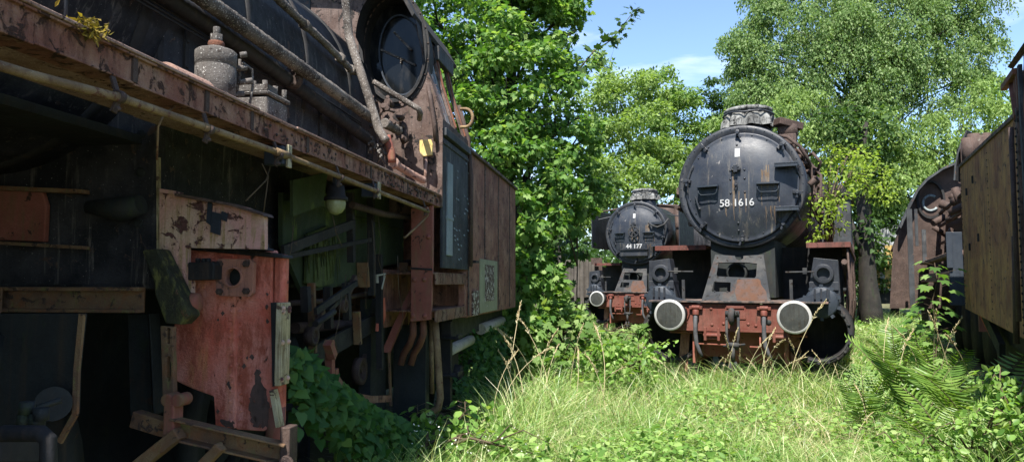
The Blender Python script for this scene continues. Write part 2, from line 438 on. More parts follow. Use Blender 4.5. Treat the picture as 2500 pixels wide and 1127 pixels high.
def leaves(name, P, D, N, S, tm, mat, parent=None):
    P, D = np.asarray(P, float), unit(np.asarray(D, float))
    N = np.asarray(N, float)
    N = unit(N - D * (N * D).sum(1, keepdims=True))
    X = np.cross(D, N)
    tv, tf = tm
    S = np.broadcast_to(np.asarray(S, float), (len(P),))[:, None, None]
    vs = P[:, None, :] + S * (tv[None, :, 0:1] * X[:, None, :] + tv[None, :, 1:2] * D[:, None, :] + tv[None, :, 2:3] * N[:, None, :])
    k = len(tv)
    tris = np.array(tf)[None] + (np.arange(len(P)) * k)[:, None, None]
    return mesh_np(name, vs.reshape(-1, 3), tris.reshape(-1, 3), mat, parent)

def rnd(n): return RNG.normal(size=(n, 3))

def clump_leaves(clumps, per, shell=.45):
    """clumps: (x,y,z,r[,squash]) ; per = leaves per m2 of r^2; returns points and outward normals"""
    P, O = [], []
    for c in clumps:
        r = c[3]; sq = c[4] if len(c) > 4 else .85
        n = max(12, int(per * r * r))
        d = unit(rnd(n))
        bump = 1 + .22 * np.sin(d[:, 0] * 5 + c[0] * 3) * np.cos(d[:, 1] * 5 + c[1]) + .15 * np.sin(d[:, 2] * 7 + c[2] * 5)
        rad = r * bump * (shell + (1 - shell) * RNG.random(n) ** .6)
        p = np.array(c[:3]) + d * rad[:, None] * np.array([1, 1, sq])
        P.append(p); O.append(d)
    return np.concatenate(P), np.concatenate(O)

def leafy_crown(name, clumps, per, size, tm, mat, parent, up=.7, droop=.35, shell=.45):
    P, O = clump_leaves(clumps, per, shell)
    n = len(P)
    D = O * .7 + rnd(n) * .5 + np.array([0, 0, -droop])
    N = O * .55 + rnd(n) * .45 + np.array([0, 0, up])
    S = size * RNG.uniform(.65, 1.25, n)
    return leaves(name, P, D, N, S, tm, mat, parent)

def weeping_crown(name, clumps, per, size, mat, parent, length=(1.0, 2.2), nl=13, up=.3):
    Ps, Ds = [], []
    for c in clumps:
        r = c[3]
        n = int(per * r * r)
        d = unit(rnd(n)); d[:, 2] = np.abs(d[:, 2]) * .9 + .05
        st = np.array(c[:3]) + unit(d) * (r * RNG.uniform(.55, 1.0, n))[:, None] * np.array([1, 1, .7])
        L = RNG.uniform(*length, n) * min(1.2, r / 1.6)
        t = np.linspace(0, 1, nl)
        out = unit(d * np.array([1, 1, .2]))
        arc = (out[:, None, :] * (np.sin(t * 1.5) * .35)[None, :, None] * L[:, None, None]
               + np.array([0, 0, -1.0]) * (t ** 1.5)[None, :, None] * L[:, None, None])
        p = st[:, None, :] + arc + RNG.normal(size=(n, nl, 3)) * .07
        Ps.append(p.reshape(-1, 3))
        dd = np.array([0, 0, -1.0]) + out[:, None, :] * (1 - t)[None, :, None] * .6 + RNG.normal(size=(n, nl, 3)) * .45
        Ds.append(dd.reshape(-1, 3))
    P, D = np.concatenate(Ps), np.concatenate(Ds)
    N = rnd(len(P)) + np.array([-.1, -.5, up])
    return leaves(name, P, D, N, size * RNG.uniform(.6, 1.25, len(P)), T_DIAMOND, mat, parent)

def limbs(name, base, top, r, clumps, mat, parent, twig=.35):
    mb = MB()
    base, top = V(base), V(top)
    k = 7
    pts = [base.lerp(top, i / (k - 1)) + V((math.sin(i * 1.7) * r * .7, math.cos(i * 1.3) * r * .6, 0)) * (1 if i else 0) for i in range(k)]
    mb.tube(pts, [r * (1.25 if i == 0 else 1 - .8 * i / (k - 1)) for i in range(k)], 10, wob=.05)
    for c in clumps:
        e = V(c[:3])
        t = min(.92, max(.25, (e.z - base.z) / max(.1, top.z - base.z) - .22))
        s_ = base.lerp(top, t)
        mid = s_.lerp(e, .5) + V((0, 0, .15 * (e - s_).length))
        rr = max(.02, r * twig * (1 - .6 * t))
        mb.tube([s_, mid, e], [rr, rr * .6, rr * .22], 6)
        for _ in range(2):
            q = mid.lerp(e, random.random()); w = e + V((random.uniform(-1, 1), random.uniform(-1, 1), random.uniform(-.3, .9))) * c[3] * .8
            mb.tube([q, q.lerp(w, .55) + V((0, 0, .1)), w], [rr * .4, rr * .25, rr * .1], 5)
    return mb.build(name, mat, parent)

def px_clumps(lst, jit=.0):
    out = []
    for (u, v, d, r) in lst:
        p = W(u, v, d)
        out.append((p[0], p[1], p[2], r))
    return out

# ================================================================== NEAR LEFT LOCOMOTIVE
loco = frame_root("steam_locomotive", FL, "rusty derelict steam engine close on the left, running board, lagged pipes and oval cab window", "locomotive", "derelict steam locomotives")
def q(u, v, y): return FL.at(u, v, y=y)
def s_(u, v, x): return FL.at(u, v, x=x)
def pplate(mb, pts, y, th=.03, holes=()):
    return mb.plate([q(u, v, y) for u, v in pts], (0, th, 0), [[q(u, v, y) for u, v in h] for h in holes])
def splate(mb, pts, x, th=.03, holes=()):
    return mb.plate([s_(u, v, x) for u, v in pts], (-th, 0, 0), [[s_(u, v, x) for u, v in h] for h in holes])
def oval(cx, cz, rx, rz, n=32, tilt=0.0):
    o = []
    for i in range(n):
        t = 2 * math.pi * i / n
        a, b = rx * math.cos(t), rz * math.sin(t)
        o.append((cx + a * math.cos(tilt) - b * math.sin(tilt), cz + a * math.sin(tilt) + b * math.cos(tilt)))
    return o

# boiler, firebox
b = MB(); b.lathe([(0, -6.2), (.9, -6.2), (.93, -6.1), (.93, 6.2), (0, 6.2)], (0, 0, 3.0), 'y', 64)
boiler = b.build('boiler', M['boiler'], loco)
for y in (-1.2, .4, 1.9, 3.05, 3.95, 4.75, 5.55):
    b = MB(); b.lathe([(.93, -.035), (.941, -.033), (.941, .033), (.93, .035)], (0, y, 3.0), 'y', 64)
    b.build('boiler_band', M['soot'], boiler)
b = MB()
b.box(-.9, .9, 3.2, 6.2, 1.5, 2.98)
b.build('firebox', M['boiler'], loco, .03)
# stay-bolt panels and lagging edges on the firebox side
b = MB()
for y in (3.35, 3.9, 4.45, 5.0, 5.55, 6.0):
    b.box(.9, .915, y, y + .03, 2.3, 2.95)
    for k in range(5): b.dome((.915, y + .015, 2.36 + .13 * k), .011, (1, 0, 0), 6)
b.build('lagging_seam', M['soot'], loco)
# running board deck and channel beam
b = MB()
b.box(.88, 1.50, -6.0, 3.02, 2.292, 2.304)
b.box(.88, 1.495, 3.02, 3.4, 2.288, 2.300)
b.box(.88, 1.50, 3.402, 6.28, 2.291, 2.303)
b.build('running_board', M['rustdeck'], loco, .003)
b = MB()
y0s = [-6.0, -3.9, -1.4, 1.78, 2.2, 2.62, 2.98, 3.55, 4.5, 5.3, 6.28]
for i in range(len(y0s) - 1):
    ya, yb = y0s[i] + .002, y0s[i + 1] - .002
    dz = .004 * (i % 2)
    b.box(1.462, 1.478 + .002 * (i % 3), ya, yb, 2.196 + dz * .5, 2.290)
    b.box(1.38, 1.484, ya, yb, 2.190 + dz, 2.198 + dz)
    b.box(1.40, 1.494, ya, yb, 2.282, 2.2905)
b.build('side_beam', M['beam'], loco, .003)
b = MB()
for y in (2.2, 2.63, 2.98, 3.55, 4.5, 5.3):
    b.box(1.474, 1.486, y - .012, y + .012, 2.2, 2.283)
for k in range(16): b.dome((1.481, 3.1 + .055 * k + random.uniform(-.01, .01), 2.225 + .03 * (k % 2)), .008, (1, 0, 0), 6)
for k in range(70):
    y = random.uniform(4.7, 6.25); z = random.uniform(2.2, 2.285)
    b.box(1.478, 1.482 + random.random() * .012, y, y + random.uniform(.01, .03), z, z + random.uniform(.006, .022))
b.build('rust_specks', M['rustpipe'], loco)
# handrail pipe and its clamps
pts = [(1.5, -2.0, 2.09), (1.5, 1.4, 2.085), (1.5, 1.75, 2.098), (1.5, 2.12, 2.125), (1.5, 2.6, 2.131), (1.5, 3.25, 2.139), (1.5, 4.2, 2.128), (1.5, 5.0, 2.122), (1.5, 5.82, 2.114)]
b = MB(); b.tube(pts, .0145, 12); b.tube([(1.5, 3.16, 2.139), (1.5, 3.3, 2.139)], .019, 12)
b.tube([(1.5, 2.575, 2.131), (1.5, 2.64, 2.131)], .0165, 12); b.tube([(1.5, 2.09, 2.124), (1.5, 2.14, 2.126)], .0165, 12)
b.tube([(1.5, 5.82, 2.114), (1.49, 5.84, 2.08), (1.45, 5.7, 1.99), (1.40, 5.5, 1.88)], .008, 8)
b.build('handrail_pipe', M['ochre'], loco)
for y in (2.105, 2.62, 3.2, 3.95, 4.55, 5.75):
    b = MB()
    b.lathe([(.0147, -.012), (.021, -.012), (.021, .012), (.0147, .012)], (1.5, y, 2.127), 'y', 14)
    b.bar((1.494, y, 2.14), (1.478, y - .005, 2.192), .02, .008, (1, 0, 0))
    b.bar((1.496, y, 2.112), (1.49, y - .01, 2.075), .022, .01, (1, 0, 0))
    b.dome((1.507, y - .01, 2.085), .009, (1, 0, 0), 6)
    b.build('pipe_clamp', M['rustpipe'], loco)
for (u, v, w, h) in ((705, 382, 9, 24), (925, 465, 6, 20)):
    c = s_(u, v, 1.503)
    b = MB(); b.box(1.497, 1.511, c[1] - .02, c[1] + .02, c[2] - .055, c[2] + .055)
    o = b.build('pale_tag', M['pale'], loco, .003); tag(o, 'pale flaking tag hanging from the beam')
    b = MB(); b.box(1.40, 1.497, c[1] - .05, c[1] + .01, c[2] - .045, c[2] + .045)
    b.build('junction_box', M['bluegrey'], loco, .006)
# lagged pipes along the boiler
def pipe(name, pts, r, mat, knots=(), wob=.05, n=14, wrap=1.0):
    P = [V(p) for p in pts]
    fine = []
    for i in range(len(P) - 1):
        L = (P[i + 1] - P[i]).length; k = max(1, int(L / .022))
        for j in range(k): fine.append(P[i].lerp(P[i + 1], j / k))
    fine.append(P[-1])
    b = MB(); b.tube(fine, [r * (1 + random.uniform(-wob, wob) + wrap * (.05 if j % 2 else -.03)) for j in range(len(fine))], n, wob=wob * .5)
    for kx in knots:
        p = V(kx); b.tube([p + V((0, -.03, .0)), p + V((0, .03, 0))], r * 1.45, 10, wob=.15)
    return b.build(name, mat, loco)
a1, a2 = s_(910, 290, 1.1), s_(500, 0, 1.1)
dirv = (V(a1) - V(a2)); ext = V(a2) - dirv * 1.3
pipe('lagged_pipe', [ext, a2, a1], .042, M['lag'])
a1, a2 = s_(905, 345, 1.0), s_(420, 0, 1.0)
pipe('lagged_pipe', [V(a2) - (V(a1) - V(a2)), a2, s_(590, 112, 1.0), a1], .046, M['soot'], [s_(712, 195, 1.0)])
c = s_(712, 192, 1.02)
b = MB(); b.tube([(c[0], c[1] - .03, c[2]), (c[0], c[1] + .035, c[2])], .062, 14); 
for k in range(6):
    th = k * math.pi / 3; hexnut(b, (c[0] + .05 * math.cos(th), c[1] - .03, c[2] + .05 * math.sin(th)), (0, -1, 0), .01, .015)
b.build('pipe_flange', M['rustpipe'], loco)
a1, a2 = s_(858, 172, .97), s_(680, 0, .97)
pipe('feed_pipe', [V(a2) - (V(a1) - V(a2)), a2, s_(800, 112, .97), a1, s_(880, 180, .97)], .026, M['lag'], [s_(832, 142, .97), s_(745, 62, .97), s_(858, 170, .97)], wob=.12)
b = MB()
for k in range(6):
    z0 = 2.74 + .019 * k
    b.tube([(.965, 2.0, z0 + .05), (.965, 4.2, z0 + .03), (.965, 5.7, z0)], .006, 6)
b.build('conduit_bundle', M['soot'], loco)
# diagonal pipe before the cab
d0, d1, d2, d3 = q(838, -60, 5.5), q(852, 90, 5.5), q(893, 215, 5.45), q(925, 318, 5.45)
pipe('diagonal_pipe', [d0, d1, d2, d3, q(943, 345, 5.45)], .034, M['lag'], wob=.01, wrap=.2)
pipe('sand_pipe', [q(944, 332, 5.5), q(955, 372, 5.5), q(957, 395, 5.5)], .03, M['redpost'], wob=.02)
pipe('sand_pipe', [q(958, 397, 5.55), q(1000, 422, 5.9), q(1036, 441, 6.05)], .03, M['rustdeck'], [q(962, 398, 5.55)], wob=.05)
pipe('grab_pipe', [q(912, 200, 5.9), q(975, 238, 5.9), q(1022, 266, 5.9), q(1026, 278, 5.95), q(1024, 290, 6.15)], .024, M['lag'], wob=.01, wrap=.2)
pipe('valve_pipe', [q(938, 300, 5.7), q(955, 309, 5.9), q(975, 320, 6.0)], .038, M['lag'], wob=.08)
b = MB()
for k in range(26):
    c = q(random.uniform(905, 985), random.uniform(225, 345), random.uniform(5.7, 6.15)); 
    r = random.uniform(.014, .035)
    b = MB(); hexnut(b, c, (random.uniform(-.3, .3), -1, random.uniform(-.3, .5)), r, r * 1.6); b.build('valve', M['rustpipe'], loco, .003)
b = MB()
b.tube([q(925, 290, 5.8), q(930, 275, 5.75), q(945, 268, 5.75), q(962, 274, 5.85)], .01, 8)
b.tube([q(950, 265, 5.8), q(950, 240, 5.8)], .006, 6)
b.tube([q(985, 300, 6.15), q(990, 340, 6.1), q(980, 345, 6.1)], .035, 10)
b.build('valve_tubing', M['rustpipe'], loco)
b = MB()
for k in range(22):
    u0, v0 = random.uniform(900, 950), random.uniform(330, 385)
    b.bar(q(u0, v0, 5.5), q(u0 + random.uniform(-16, 16), v0 + random.uniform(5, 26), 5.6), .012, .02)
b.build('broken_lagging', M['lichen'], loco)
# lubricator pump and oil box standing on the running board
base = FL.at(525, 225, z=2.304)
px_, py_ = 1.27, FL.at(525, 220, x=1.27)[1]
b = MB(); b.lathe([(0, 0), (.088, 0), (.088, .2), (.084, .205), (.09, .21), (.09, .268), (.08, .276), (.04, .282), (.04, .292), (.03, .295), (0, .295)], (px_, py_, 2.304), 'z', 36)
pump = b.build('lubricator', M['lichen'], loco)
b = MB(); b.lathe([(.033, 0), (.037, .012), (.033, .024)], (px_, py_, 2.598), 'z', 20); b.build('collar', M['rustorange'], pump)
b = MB(); b.tube([(px_, py_, 2.62), (px_, py_, 2.655)], .03, 6); b.tube([(px_, py_, 2.655), (px_, py_, 2.69)], .016, 14); b.build('top_bolt', M['lichen'], pump, .003)
b = MB()
for (dx, dy, z, l) in ((.05, .085, 2.52, .05), (.06, .1, 2.46, .06), (.02, .1, 2.4, .06), (.075, .075, 2.58, .03)):
    hexnut(b, (px_ + dx, py_ + dy, z), (.6, .4, .2), .014, l)
b.tube([(px_ + .08, py_ + .09, 2.55), (px_ + .1, py_ + .14, 2.53), (px_ + .1, py_ + .15, 2.45), (px_ + .1, py_ + .12, 2.33)], .006, 8)
b.tube([(px_ + .06, py_ + .1, 2.57), (px_ + .05, py_ + .12, 2.5), (px_ + .05, py_ + .1, 2.42)], .007, 8)
b.build('fitting', M['lichen'], pump)
bx, by = 1.27, FL.at(640, 240, x=1.27)[1]
b = MB(); b.box(bx - .1, bx + .085, by - .11, by + .12, 2.304, 2.455); b.box(bx - .11, bx + .095, by - .12, by + .13, 2.46, 2.485)
obx = b.build('oil_box', M['lichen'], loco, .012)
b = MB(); b.box(bx - .10, bx + .09, by - .12, by - .02, 2.48, 2.51)
for (dx, dy) in ((-.07, -.09), (.06, -.09), (.06, .02), (-.07, .02), (.0, -.09), (.07, .1), (-.03, .1)):
    hexnut(b, (bx + dx, by + dy, 2.48), (0, 0, 1), .014, .055)
b.build('nut', M['lichen'], obx)
b = MB(); b.lathe([(0, 0), (.022, 0), (.022, -.012), (.012, -.012), (.012, -.004)], (bx - .02, by - .112, 2.36), 'y', 14); b.build('sight_glass', M['soot'], obx)
# half-round cover
cy0 = s_(400, 160, 1.36)[1]; cy1 = s_(490, 175, 1.36)[1]
b = MB()
prof = [(1.36 + .075 * math.cos(t), 2.3 + .075 * math.sin(t)) for t in np.linspace(0, math.pi, 14)]
b.plate([(x, cy0, z) for x, z in prof], (0, cy1 - cy0, 0)); b.build('rounded_cover', M['rustdeck'], loco, .004)
# thin upright rod at upper left
b = MB(); p = s_(160, 45, 1.35); b.tube([(1.35, p[1], 2.3), (1.33, p[1] + .02, 2.75)], .006, 8); b.build('upright_rod', M['bluegrey'], loco)

# frames and wheels in the dark under the running board
b = MB(); b.box(-.34, -.30, -6, 7.4, .02, 2.28); b.box(-.3, .6, 5.6, 5.64, .02, 1.5); b.box(-.29, .8, -6, 6.5, 2.2, 2.24)
b.box(-1.49, -1.45, -6, 6.3, 1.0, 2.28)  # frame plates, partly added to shut out light from the far side
b.build('main_frame', M['dark'], loco)
def wheel(y, r=.68, x=.74):
    b = MB()
    b.lathe([(r - .09, -.07), (r, -.07), (r + .025, .06), (r - .09, .065), (r - .09, -.07)], (x, y, r), 'x', 48)
    b.lathe([(0, -.1), (.14, -.1), (.15, .05), (0, .05)], (x, y, r), 'x', 20)
    for k in range(14):
        a = 2 * math.pi * k / 14
        b.bar((x, y + .12 * math.cos(a), r + .12 * math.sin(a)), (x, y + (r - .06) * math.cos(a), r + (r - .06) * math.sin(a)), .055, .045, (1, 0, 0))
    for v in range(0): pass
    return b.build('driving_wheel', M['dark'], loco)
for y in (-2.6, -1.0, .6, 2.2, 4.4): wheel(y)
b = MB(); b.bar((.93, -2.6, .62), (.93, 2.35, .62), .05, .13); b.tube([(.9, 2.2, .62), (1.0, 2.2, .62)], .13, 20)
b.build('coupling_rod', M['dark'], loco, .01)
# pieces of the motion seen at lower left
b = MB()
splate(b, [(0, 1060), (0, 1127), (120, 1127), (120, 1065), (95, 1052)], 1.2, .05)
b.build('hanger_plate', M['soot'], loco, .006)
b = MB(); b.tube([q(0, 1057, 1.75), q(100, 1057, 1.75), q(118, 1072, 1.75), q(118, 1200, 1.75)], .022, 10)
b.build('brake_hanger', M['soot'], loco, .006)
b = MB()
for (u, v) in ((65, 1010), (90, 1040), (60, 1040), (100, 1025)): hexnut(b, q(u, v, 1.9), (0, 0, 1), .022, .035)
b.build('spring_nuts', M['dark'], loco)
b = MB(); b.tube([q(130, 985, 2.38), q(130, 985, 2.43)], .06, 24); b.tube([q(60, 1005, 2.1), q(150, 975, 2.15)], .01, 8)
b.build('spring_hanger', M['dark'], loco)
b = MB()
pplate(b, [(-60, 765), (200, 765), (185, 900), (182, 1010), (140, 1080), (-60, 1100)], 2.45, .03)
b.build('guard_plate', M['dark'], loco, .004)
b = MB()
for (p0, p1) in (((201, 765), (188, 900)), ((188, 900), (184, 1010)), ((184, 1010), (146, 1078))):
    b.bar(q(*p0, 2.435), q(*p1, 2.435), .02, .012, (0, 1, 0))
b.build('plate_edge', M['browniron'], loco)
# cross channel
b = MB(); Yc = 3.1
za, zb = q(0, 700, Yc)[2], q(0, 760, Yc)[2]
x0, x1 = q(-160, 700, Yc)[0], q(352, 700, Yc)[0]
b.box(x0, x1, Yc, Yc + .012, zb, za); b.box(x0, x1, Yc - .045, Yc, za - .018, za); b.box(x0, x1, Yc - .05, Yc, zb, zb + .016)
xm = q(30, 700, Yc)[0]; b.box(xm - .12, xm, Yc - .06, Yc - .051, zb - .004, za)
b.build('cross_channel', M['browniron'], loco, .003)
b = MB(); pplate(b, [(-80, 452), (100, 462), (112, 500), (108, 590), (-80, 582)], 3.16, .03); o = b.build('inner_plate', M['redpost'], loco, .006); tag(o, 'dull red plate behind the frame')
b = MB(); pplate(b, [(-80, 450), (200, 462), (200, 472), (-80, 460)], 3.12, .05); pplate(b, [(-80, 584), (200, 600), (200, 608), (-80, 592)], 3.12, .05); b.build('inner_flange', M['browniron'], loco)
b = MB(); b.tube([q(60, 362, 3.6), q(200, 362, 3.6), q(330, 352, 3.7)], .055, 14); b.plate([q(170, 346, 3.58), q(235, 312, 3.58), q(320, 340, 3.58), q(320, 350, 3.58)], (0, .03, 0)); b.build('air_tank', M['bluegrey'], loco)
# bracket plate carrying the casing
b = MB()
pplate(b, [(328, 262), (388, 258), (388, 610), (320, 607), (196, 592), (196, 402), (300, 392), (328, 380)], 3.22, .035)
for (u, v) in ((352, 422), (345, 498), (345, 545), (352, 330)): hexnut(b, q(u, v, 3.22), (0, -1, 0), .024, .03)
b.build('bracket_plate', M['dark'], loco, .004)
b = MB(); b.bar(q(387, 385, 3.2), q(388, 612, 3.2), .016, .012, (0, 1, 0)); b.build('plate_edge', M['pale'], loco)
b = MB(); b.tube([q(215, 505, 3.1), q(300, 510, 3.1), q(345, 498, 3.1)], [.03, .06, .045], 12); b.build('link_arm', M['dark'], loco)
b = MB()
pplate(b, [(389, 468), (425, 474), (560, 498), (600, 505), (640, 522), (645, 530), (645, 608), (520, 606), (456, 604), (455, 640), (467, 690), (466, 760), (455, 790), (430, 770), (389, 610)], 3.18, .035)
pplate(b, [(389, 460), (423, 465), (423, 474), (389, 469)], 3.15, .08)
b.build('support_bracket', M['peel'], loco, .005)
b = MB(); pplate(b, [(425, 470), (560, 495), (640, 520), (645, 528), (640, 526), (560, 502), (425, 478)], 3.14, .1); b.build('bracket_flange', M['cabwall'], loco, .003)
b = MB()
for (u0, v0, w, h) in ((528, 545, 22, 58), (512, 520, 10, 60), (548, 528, 14, 26)):
    pplate(b, [(u0 - w / 2, v0 - h / 2), (u0 + w / 2, v0 - h / 2 + 6), (u0 + w / 2 - 3, v0 + h / 2), (u0 - w / 2 - 4, v0 + h / 2 - 8)], 3.168, .008)
b.build('loose_paint_curl', M['bluegrey'], loco)
b = MB()
b.plate([q(344, 610, 3.06), q(384, 606, 3.06), q(440, 720, 3.06), q(462, 770, 3.06), q(440, 792, 3.06), q(402, 790, 3.06), q(376, 720, 3.06), q(374, 690, 3.06)], (0, .1, 0))
b.build('gusset_leg', M['gusset'], loco, .012)
c = q(455, 740, 3.1); b = MB(); b.lathe([(0, .03), (.03, .03), (.045, .02), (.05, -.04), (0, -.04)], (c[0], c[1] + .06, c[2]), 'x', 20)
b.build('pivot_pin', M['redpost'], loco)
# slotted strap and lower channel
Ys = 3.02
b = MB()
hole1 = [(407, 800), (413, 800), (414, 838), (408, 838)]
hole2 = [(408, 870), (413, 868), (417, 890), (416, 925), (411, 932), (406, 918), (405, 890)]
pplate(b, [(392, 795), (421, 797), (424, 985), (398, 985)], Ys, .03, [hole1, hole2]); b.build('slotted_strap', M['browniron'], loco, .003)
b = MB(); pplate(b, [(395, 798), (419, 800), (422, 980), (400, 980)], Ys + .033, .01); b.build('strap_backing', M['dark'], loco)
b = MB(); pplate(b, [(312, 765), (360, 765), (372, 1012), (318, 1014)], 3.3, .05); pplate(b, [(362, 765), (374, 1012), (378, 1012), (366, 765)], 3.27, .08); b.build('hanging_bar', M['dark'], loco, .004)
b = MB(); p0, p1 = q(430, 1040, 2.95), q(706, 1104, 3.05)
b.bar(p0, p1, .012, .085, (0, 0, 1))
up = V((0, 0, .04)); f0 = V((0.0, -.03, 0))
b.bar(V(p0) + up + f0, V(p1) + up + f0, .07, .01); b.bar(V(p0) - up + f0, V(p1) - up + f0, .07, .01)
b.build('lower_channel', M['browniron'], loco, .003)
b = MB(); b.bar(q(330, 1020, 2.98), q(435, 1052, 2.98), .06, .07); b.bar(q(320, 1150, 2.9), q(440, 1055, 2.9), .06, .05); b.bar(q(450, 1180, 2.9), q(540, 1088, 2.9), .05, .04); b.build('lower_brace', M['browniron'], loco, .004)
c = q(424, 1018, 2.93)
b = MB(); b.box(c[0] - .03, c[0] + .02, c[1] - .03, c[1] + .04, c[2] - .07, c[2] + .06)
for dx in (-.018, .03): b.tube([(c[0] + dx, c[1] - .03, c[2] + .075), (c[0] + dx, c[1] + .05, c[2] + .075)], .028, 12)
b.build('clevis', M['redpost'], loco, .006)
c = q(706, 1090, 3.05)
b = MB(); b.box(c[0] - .025, c[0] + .02, c[1] - .04, c[1] + .04, c[2] - .1, c[2] + .09)
for k in range(3): b.lathe([(0, 0), (.035 - .006 * k, 0), (.035 - .006 * k, -.016), (0, -.016)], (c[0] + .01, c[1] - .04 - .016 * k, c[2] - .06), 'y', 14)
b.build('bar_end', M['rustpipe'], loco, .005)
# the faded red casing
Yb = 3.3
def cz(u, v): p = q(u, v, Yb); return (p[0], p[2])
b = MB()
pl = [(425, 602), (574, 602), (574, 1046), (526, 1040), (522, 968), (468, 948), (425, 928)]
b.plate([q(u, v, Yb) for u, v in pl], (0, .3, 0))
pr_ = [(576, 602), (664, 610), (664, 1046), (640, 1052), (576, 1048)]
b.plate([q(u, v, Yb + .012) for u, v in pr_], (0, .07, 0))
xe, xo = q(664, 620, Yb)[0], q(690, 620, Yb)[0]
zt, zb = q(680, 625, Yb)[2], q(680, 1040, Yb)[2]
b.plate([(xe + .002, Yb + .02, zb), (xo - .02, Yb + .02, zb + .01), (xo, Yb + .04, zb + .01), (xo, Yb + .075, zb + .01), (xe + .002, Yb + .09, zb)], (0, 0, zt - zb))
casing = b.build('red_casing', M['pink'], loco, .008)
b = MB(); pplate(b, [(420, 598), (560, 598), (690, 622), (692, 630), (660, 628), (420, 606)], Yb - .02, .11); b.build('casing_lid', M['soot'], casing, .004)
b = MB()
def ragged(pts, k=5, amp=4.0):
    o = []
    for i in range(len(pts)):
        (a0, b0_), (a1_, b1_) = pts[i], pts[(i + 1) % len(pts)]
        for j in range(k):
            t = j / k; o.append((a0 + (a1_ - a0) * t + random.uniform(-amp, amp), b0_ + (b1_ - b0_) * t + random.uniform(-amp, amp)))
    return o
pplate(b, ragged([(622, 908), (632, 900), (640, 930), (650, 950), (657, 985), (657, 1038), (640, 1044), (618, 1042), (612, 1010), (608, 978), (618, 950)]), Yb + .0085, .004)
pplate(b, ragged([(538, 1022), (570, 1026), (569, 1042), (541, 1038)], 5, 3), Yb - .003, .004)
for k in range(16):
    u0, v0 = random.choice(((random.uniform(585, 660), random.uniform(860, 1030)), (random.uniform(582, 655), random.uniform(740, 1000)), (random.uniform(530, 568), random.uniform(730, 1020)), (random.uniform(648, 660), random.uniform(640, 1000))))
    r_ = random.uniform(2, 6)
    pplate(b, ragged([(u0 - r_, v0), (u0, v0 - r_ * 1.4), (u0 + r_, v0), (u0, v0 + r_ * 1.5)], 2, 1.2), Yb + (.0085 if u0 > 577 else -.003), .004)
b.build('rust_stains', M['scab'], casing)
b = MB()
for k in range(13):
    v = 760 + k * 22
    for du in (-11, 13): b.dome(q(574 + du + random.uniform(-2, 2), v + random.uniform(-4, 4), Yb + (.012 if du > 0 else 0)), .0085, (0, -1, 0), 8)
b.build('rivet_row', M['pink'], casing)
c = q(573, 676, Yb - .045)
b = MB()
pts = [q(u, v, Yb - .06) for u, v in ((526, 640), (533, 631), (610, 632), (619, 641), (617, 715), (608, 724), (534, 722), (526, 713))]
hole = [(c[0] + .041 * math.cos(t), pts[0][1], c[2] + .041 * math.sin(t)) for t in np.linspace(0, 2 * math.pi, 24, endpoint=False)]
b.plate(pts, (0, .03, 0), [hole])
b.lathe([(.041, -.028), (.05, -.03), (.05, .0), (.041, .06)], (c[0], Yb - .04, c[2]), 'y', 28)
fl = b.build('inspection_flange', M['concrete'], loco, .004)
b = MB(); b.lathe([(0, 0), (.06, 0), (.06, .02), (0, .02)], (c[0], Yb - .012, c[2]), 'y', 24); b.build('dark_bore', M['dark'], fl)
for (u, v) in ((538, 644), (603, 644), (538, 711), (603, 710)):
    b = MB(); p = q(u, v, Yb - .06); hexnut(b, p, (0, -1, 0), .016, .018); b.tube([p, V(p) + V((0, -.028, 0))], .008, 8); b.build('bolt', M['rustpipe'], fl)
b = MB(); pplate(b, [(458, 640), (520, 638), (523, 646), (521, 682), (458, 684)], Yb - .13, .12)
for (u, v) in ((483, 640), (497, 640), (508, 640)): hexnut(b, q(u, v, Yb - .1), (0, 0, 1), .014, .02)
b.build('clamp_block', M['soot'], loco, .006)
for (u, h) in ((602, .05), (640, .055)):
    p = q(u, 612, 3.24)
    b = MB(); b.lathe([(.055, 0), (.05, .01), (.03, .015), (.03, .03), (.022, .035), (.02, .06), (.012, .065), (0, .066)], p, 'z', 14); b.build('lid_stud', M['soot'], loco)
# strap plate on the outer corner
b = MB(); pplate(b, [(660, 738), (676, 738), (676, 940), (664, 944)], Yb - .02, .06); b.build('strap_flange', M['soot'], loco, .003)
b = MB(); b.box(xo - .014, xo + .014, Yb - .03, Yb + .07, q(690, 940, Yb)[2], q(690, 738, Yb)[2]); o = b.build('outer_strap', M['pale'], loco, .004)
for v in (752, 760, 835, 925):
    for dy in (-.012, .05):
        b = MB(); z = q(690, v, Yb)[2]; b.dome((xo + .014, Yb + dy, z), .012, (1, 0, 0), 8); b.build('strap_rivet', M['peel'], o)
b = MB(); b.bar(q(668, 950, Yb), q(684, 1040, Yb), .05, .02, (1, 0, 0)); b.build('strap_tail', M['pale'], loco)
b = MB(); p = q(672, 1070, 3.35); b.tube([(p[0], p[1], p[2] - .1), (p[0], p[1], p[2] + .15)], .045, 14); b.build('drain_pipe', M['redpost'], loco)
# bell-shaped lamp under the beam
p = FL.at(820, 490, x=1.38)
b = MB(); b.lathe([(0, .09), (.05, .09), (.055, .03), (.07, .02), (.072, 0), (0, 0)], p, 'z', 20); b.box(p[0] - .01, p[0] + .01, p[1] - .03, p[1] + .03, p[2] + .08, 2.2)
lamp = b.build('lamp', M['soot'], loco)
b = MB(); b.lathe([(.058, 0), (.06, -.02), (.055, -.045), (.038, -.07), (.015, -.083), (0, -.085)], p, 'z', 24); b.build('lamp_glass', M['opal'], lamp)
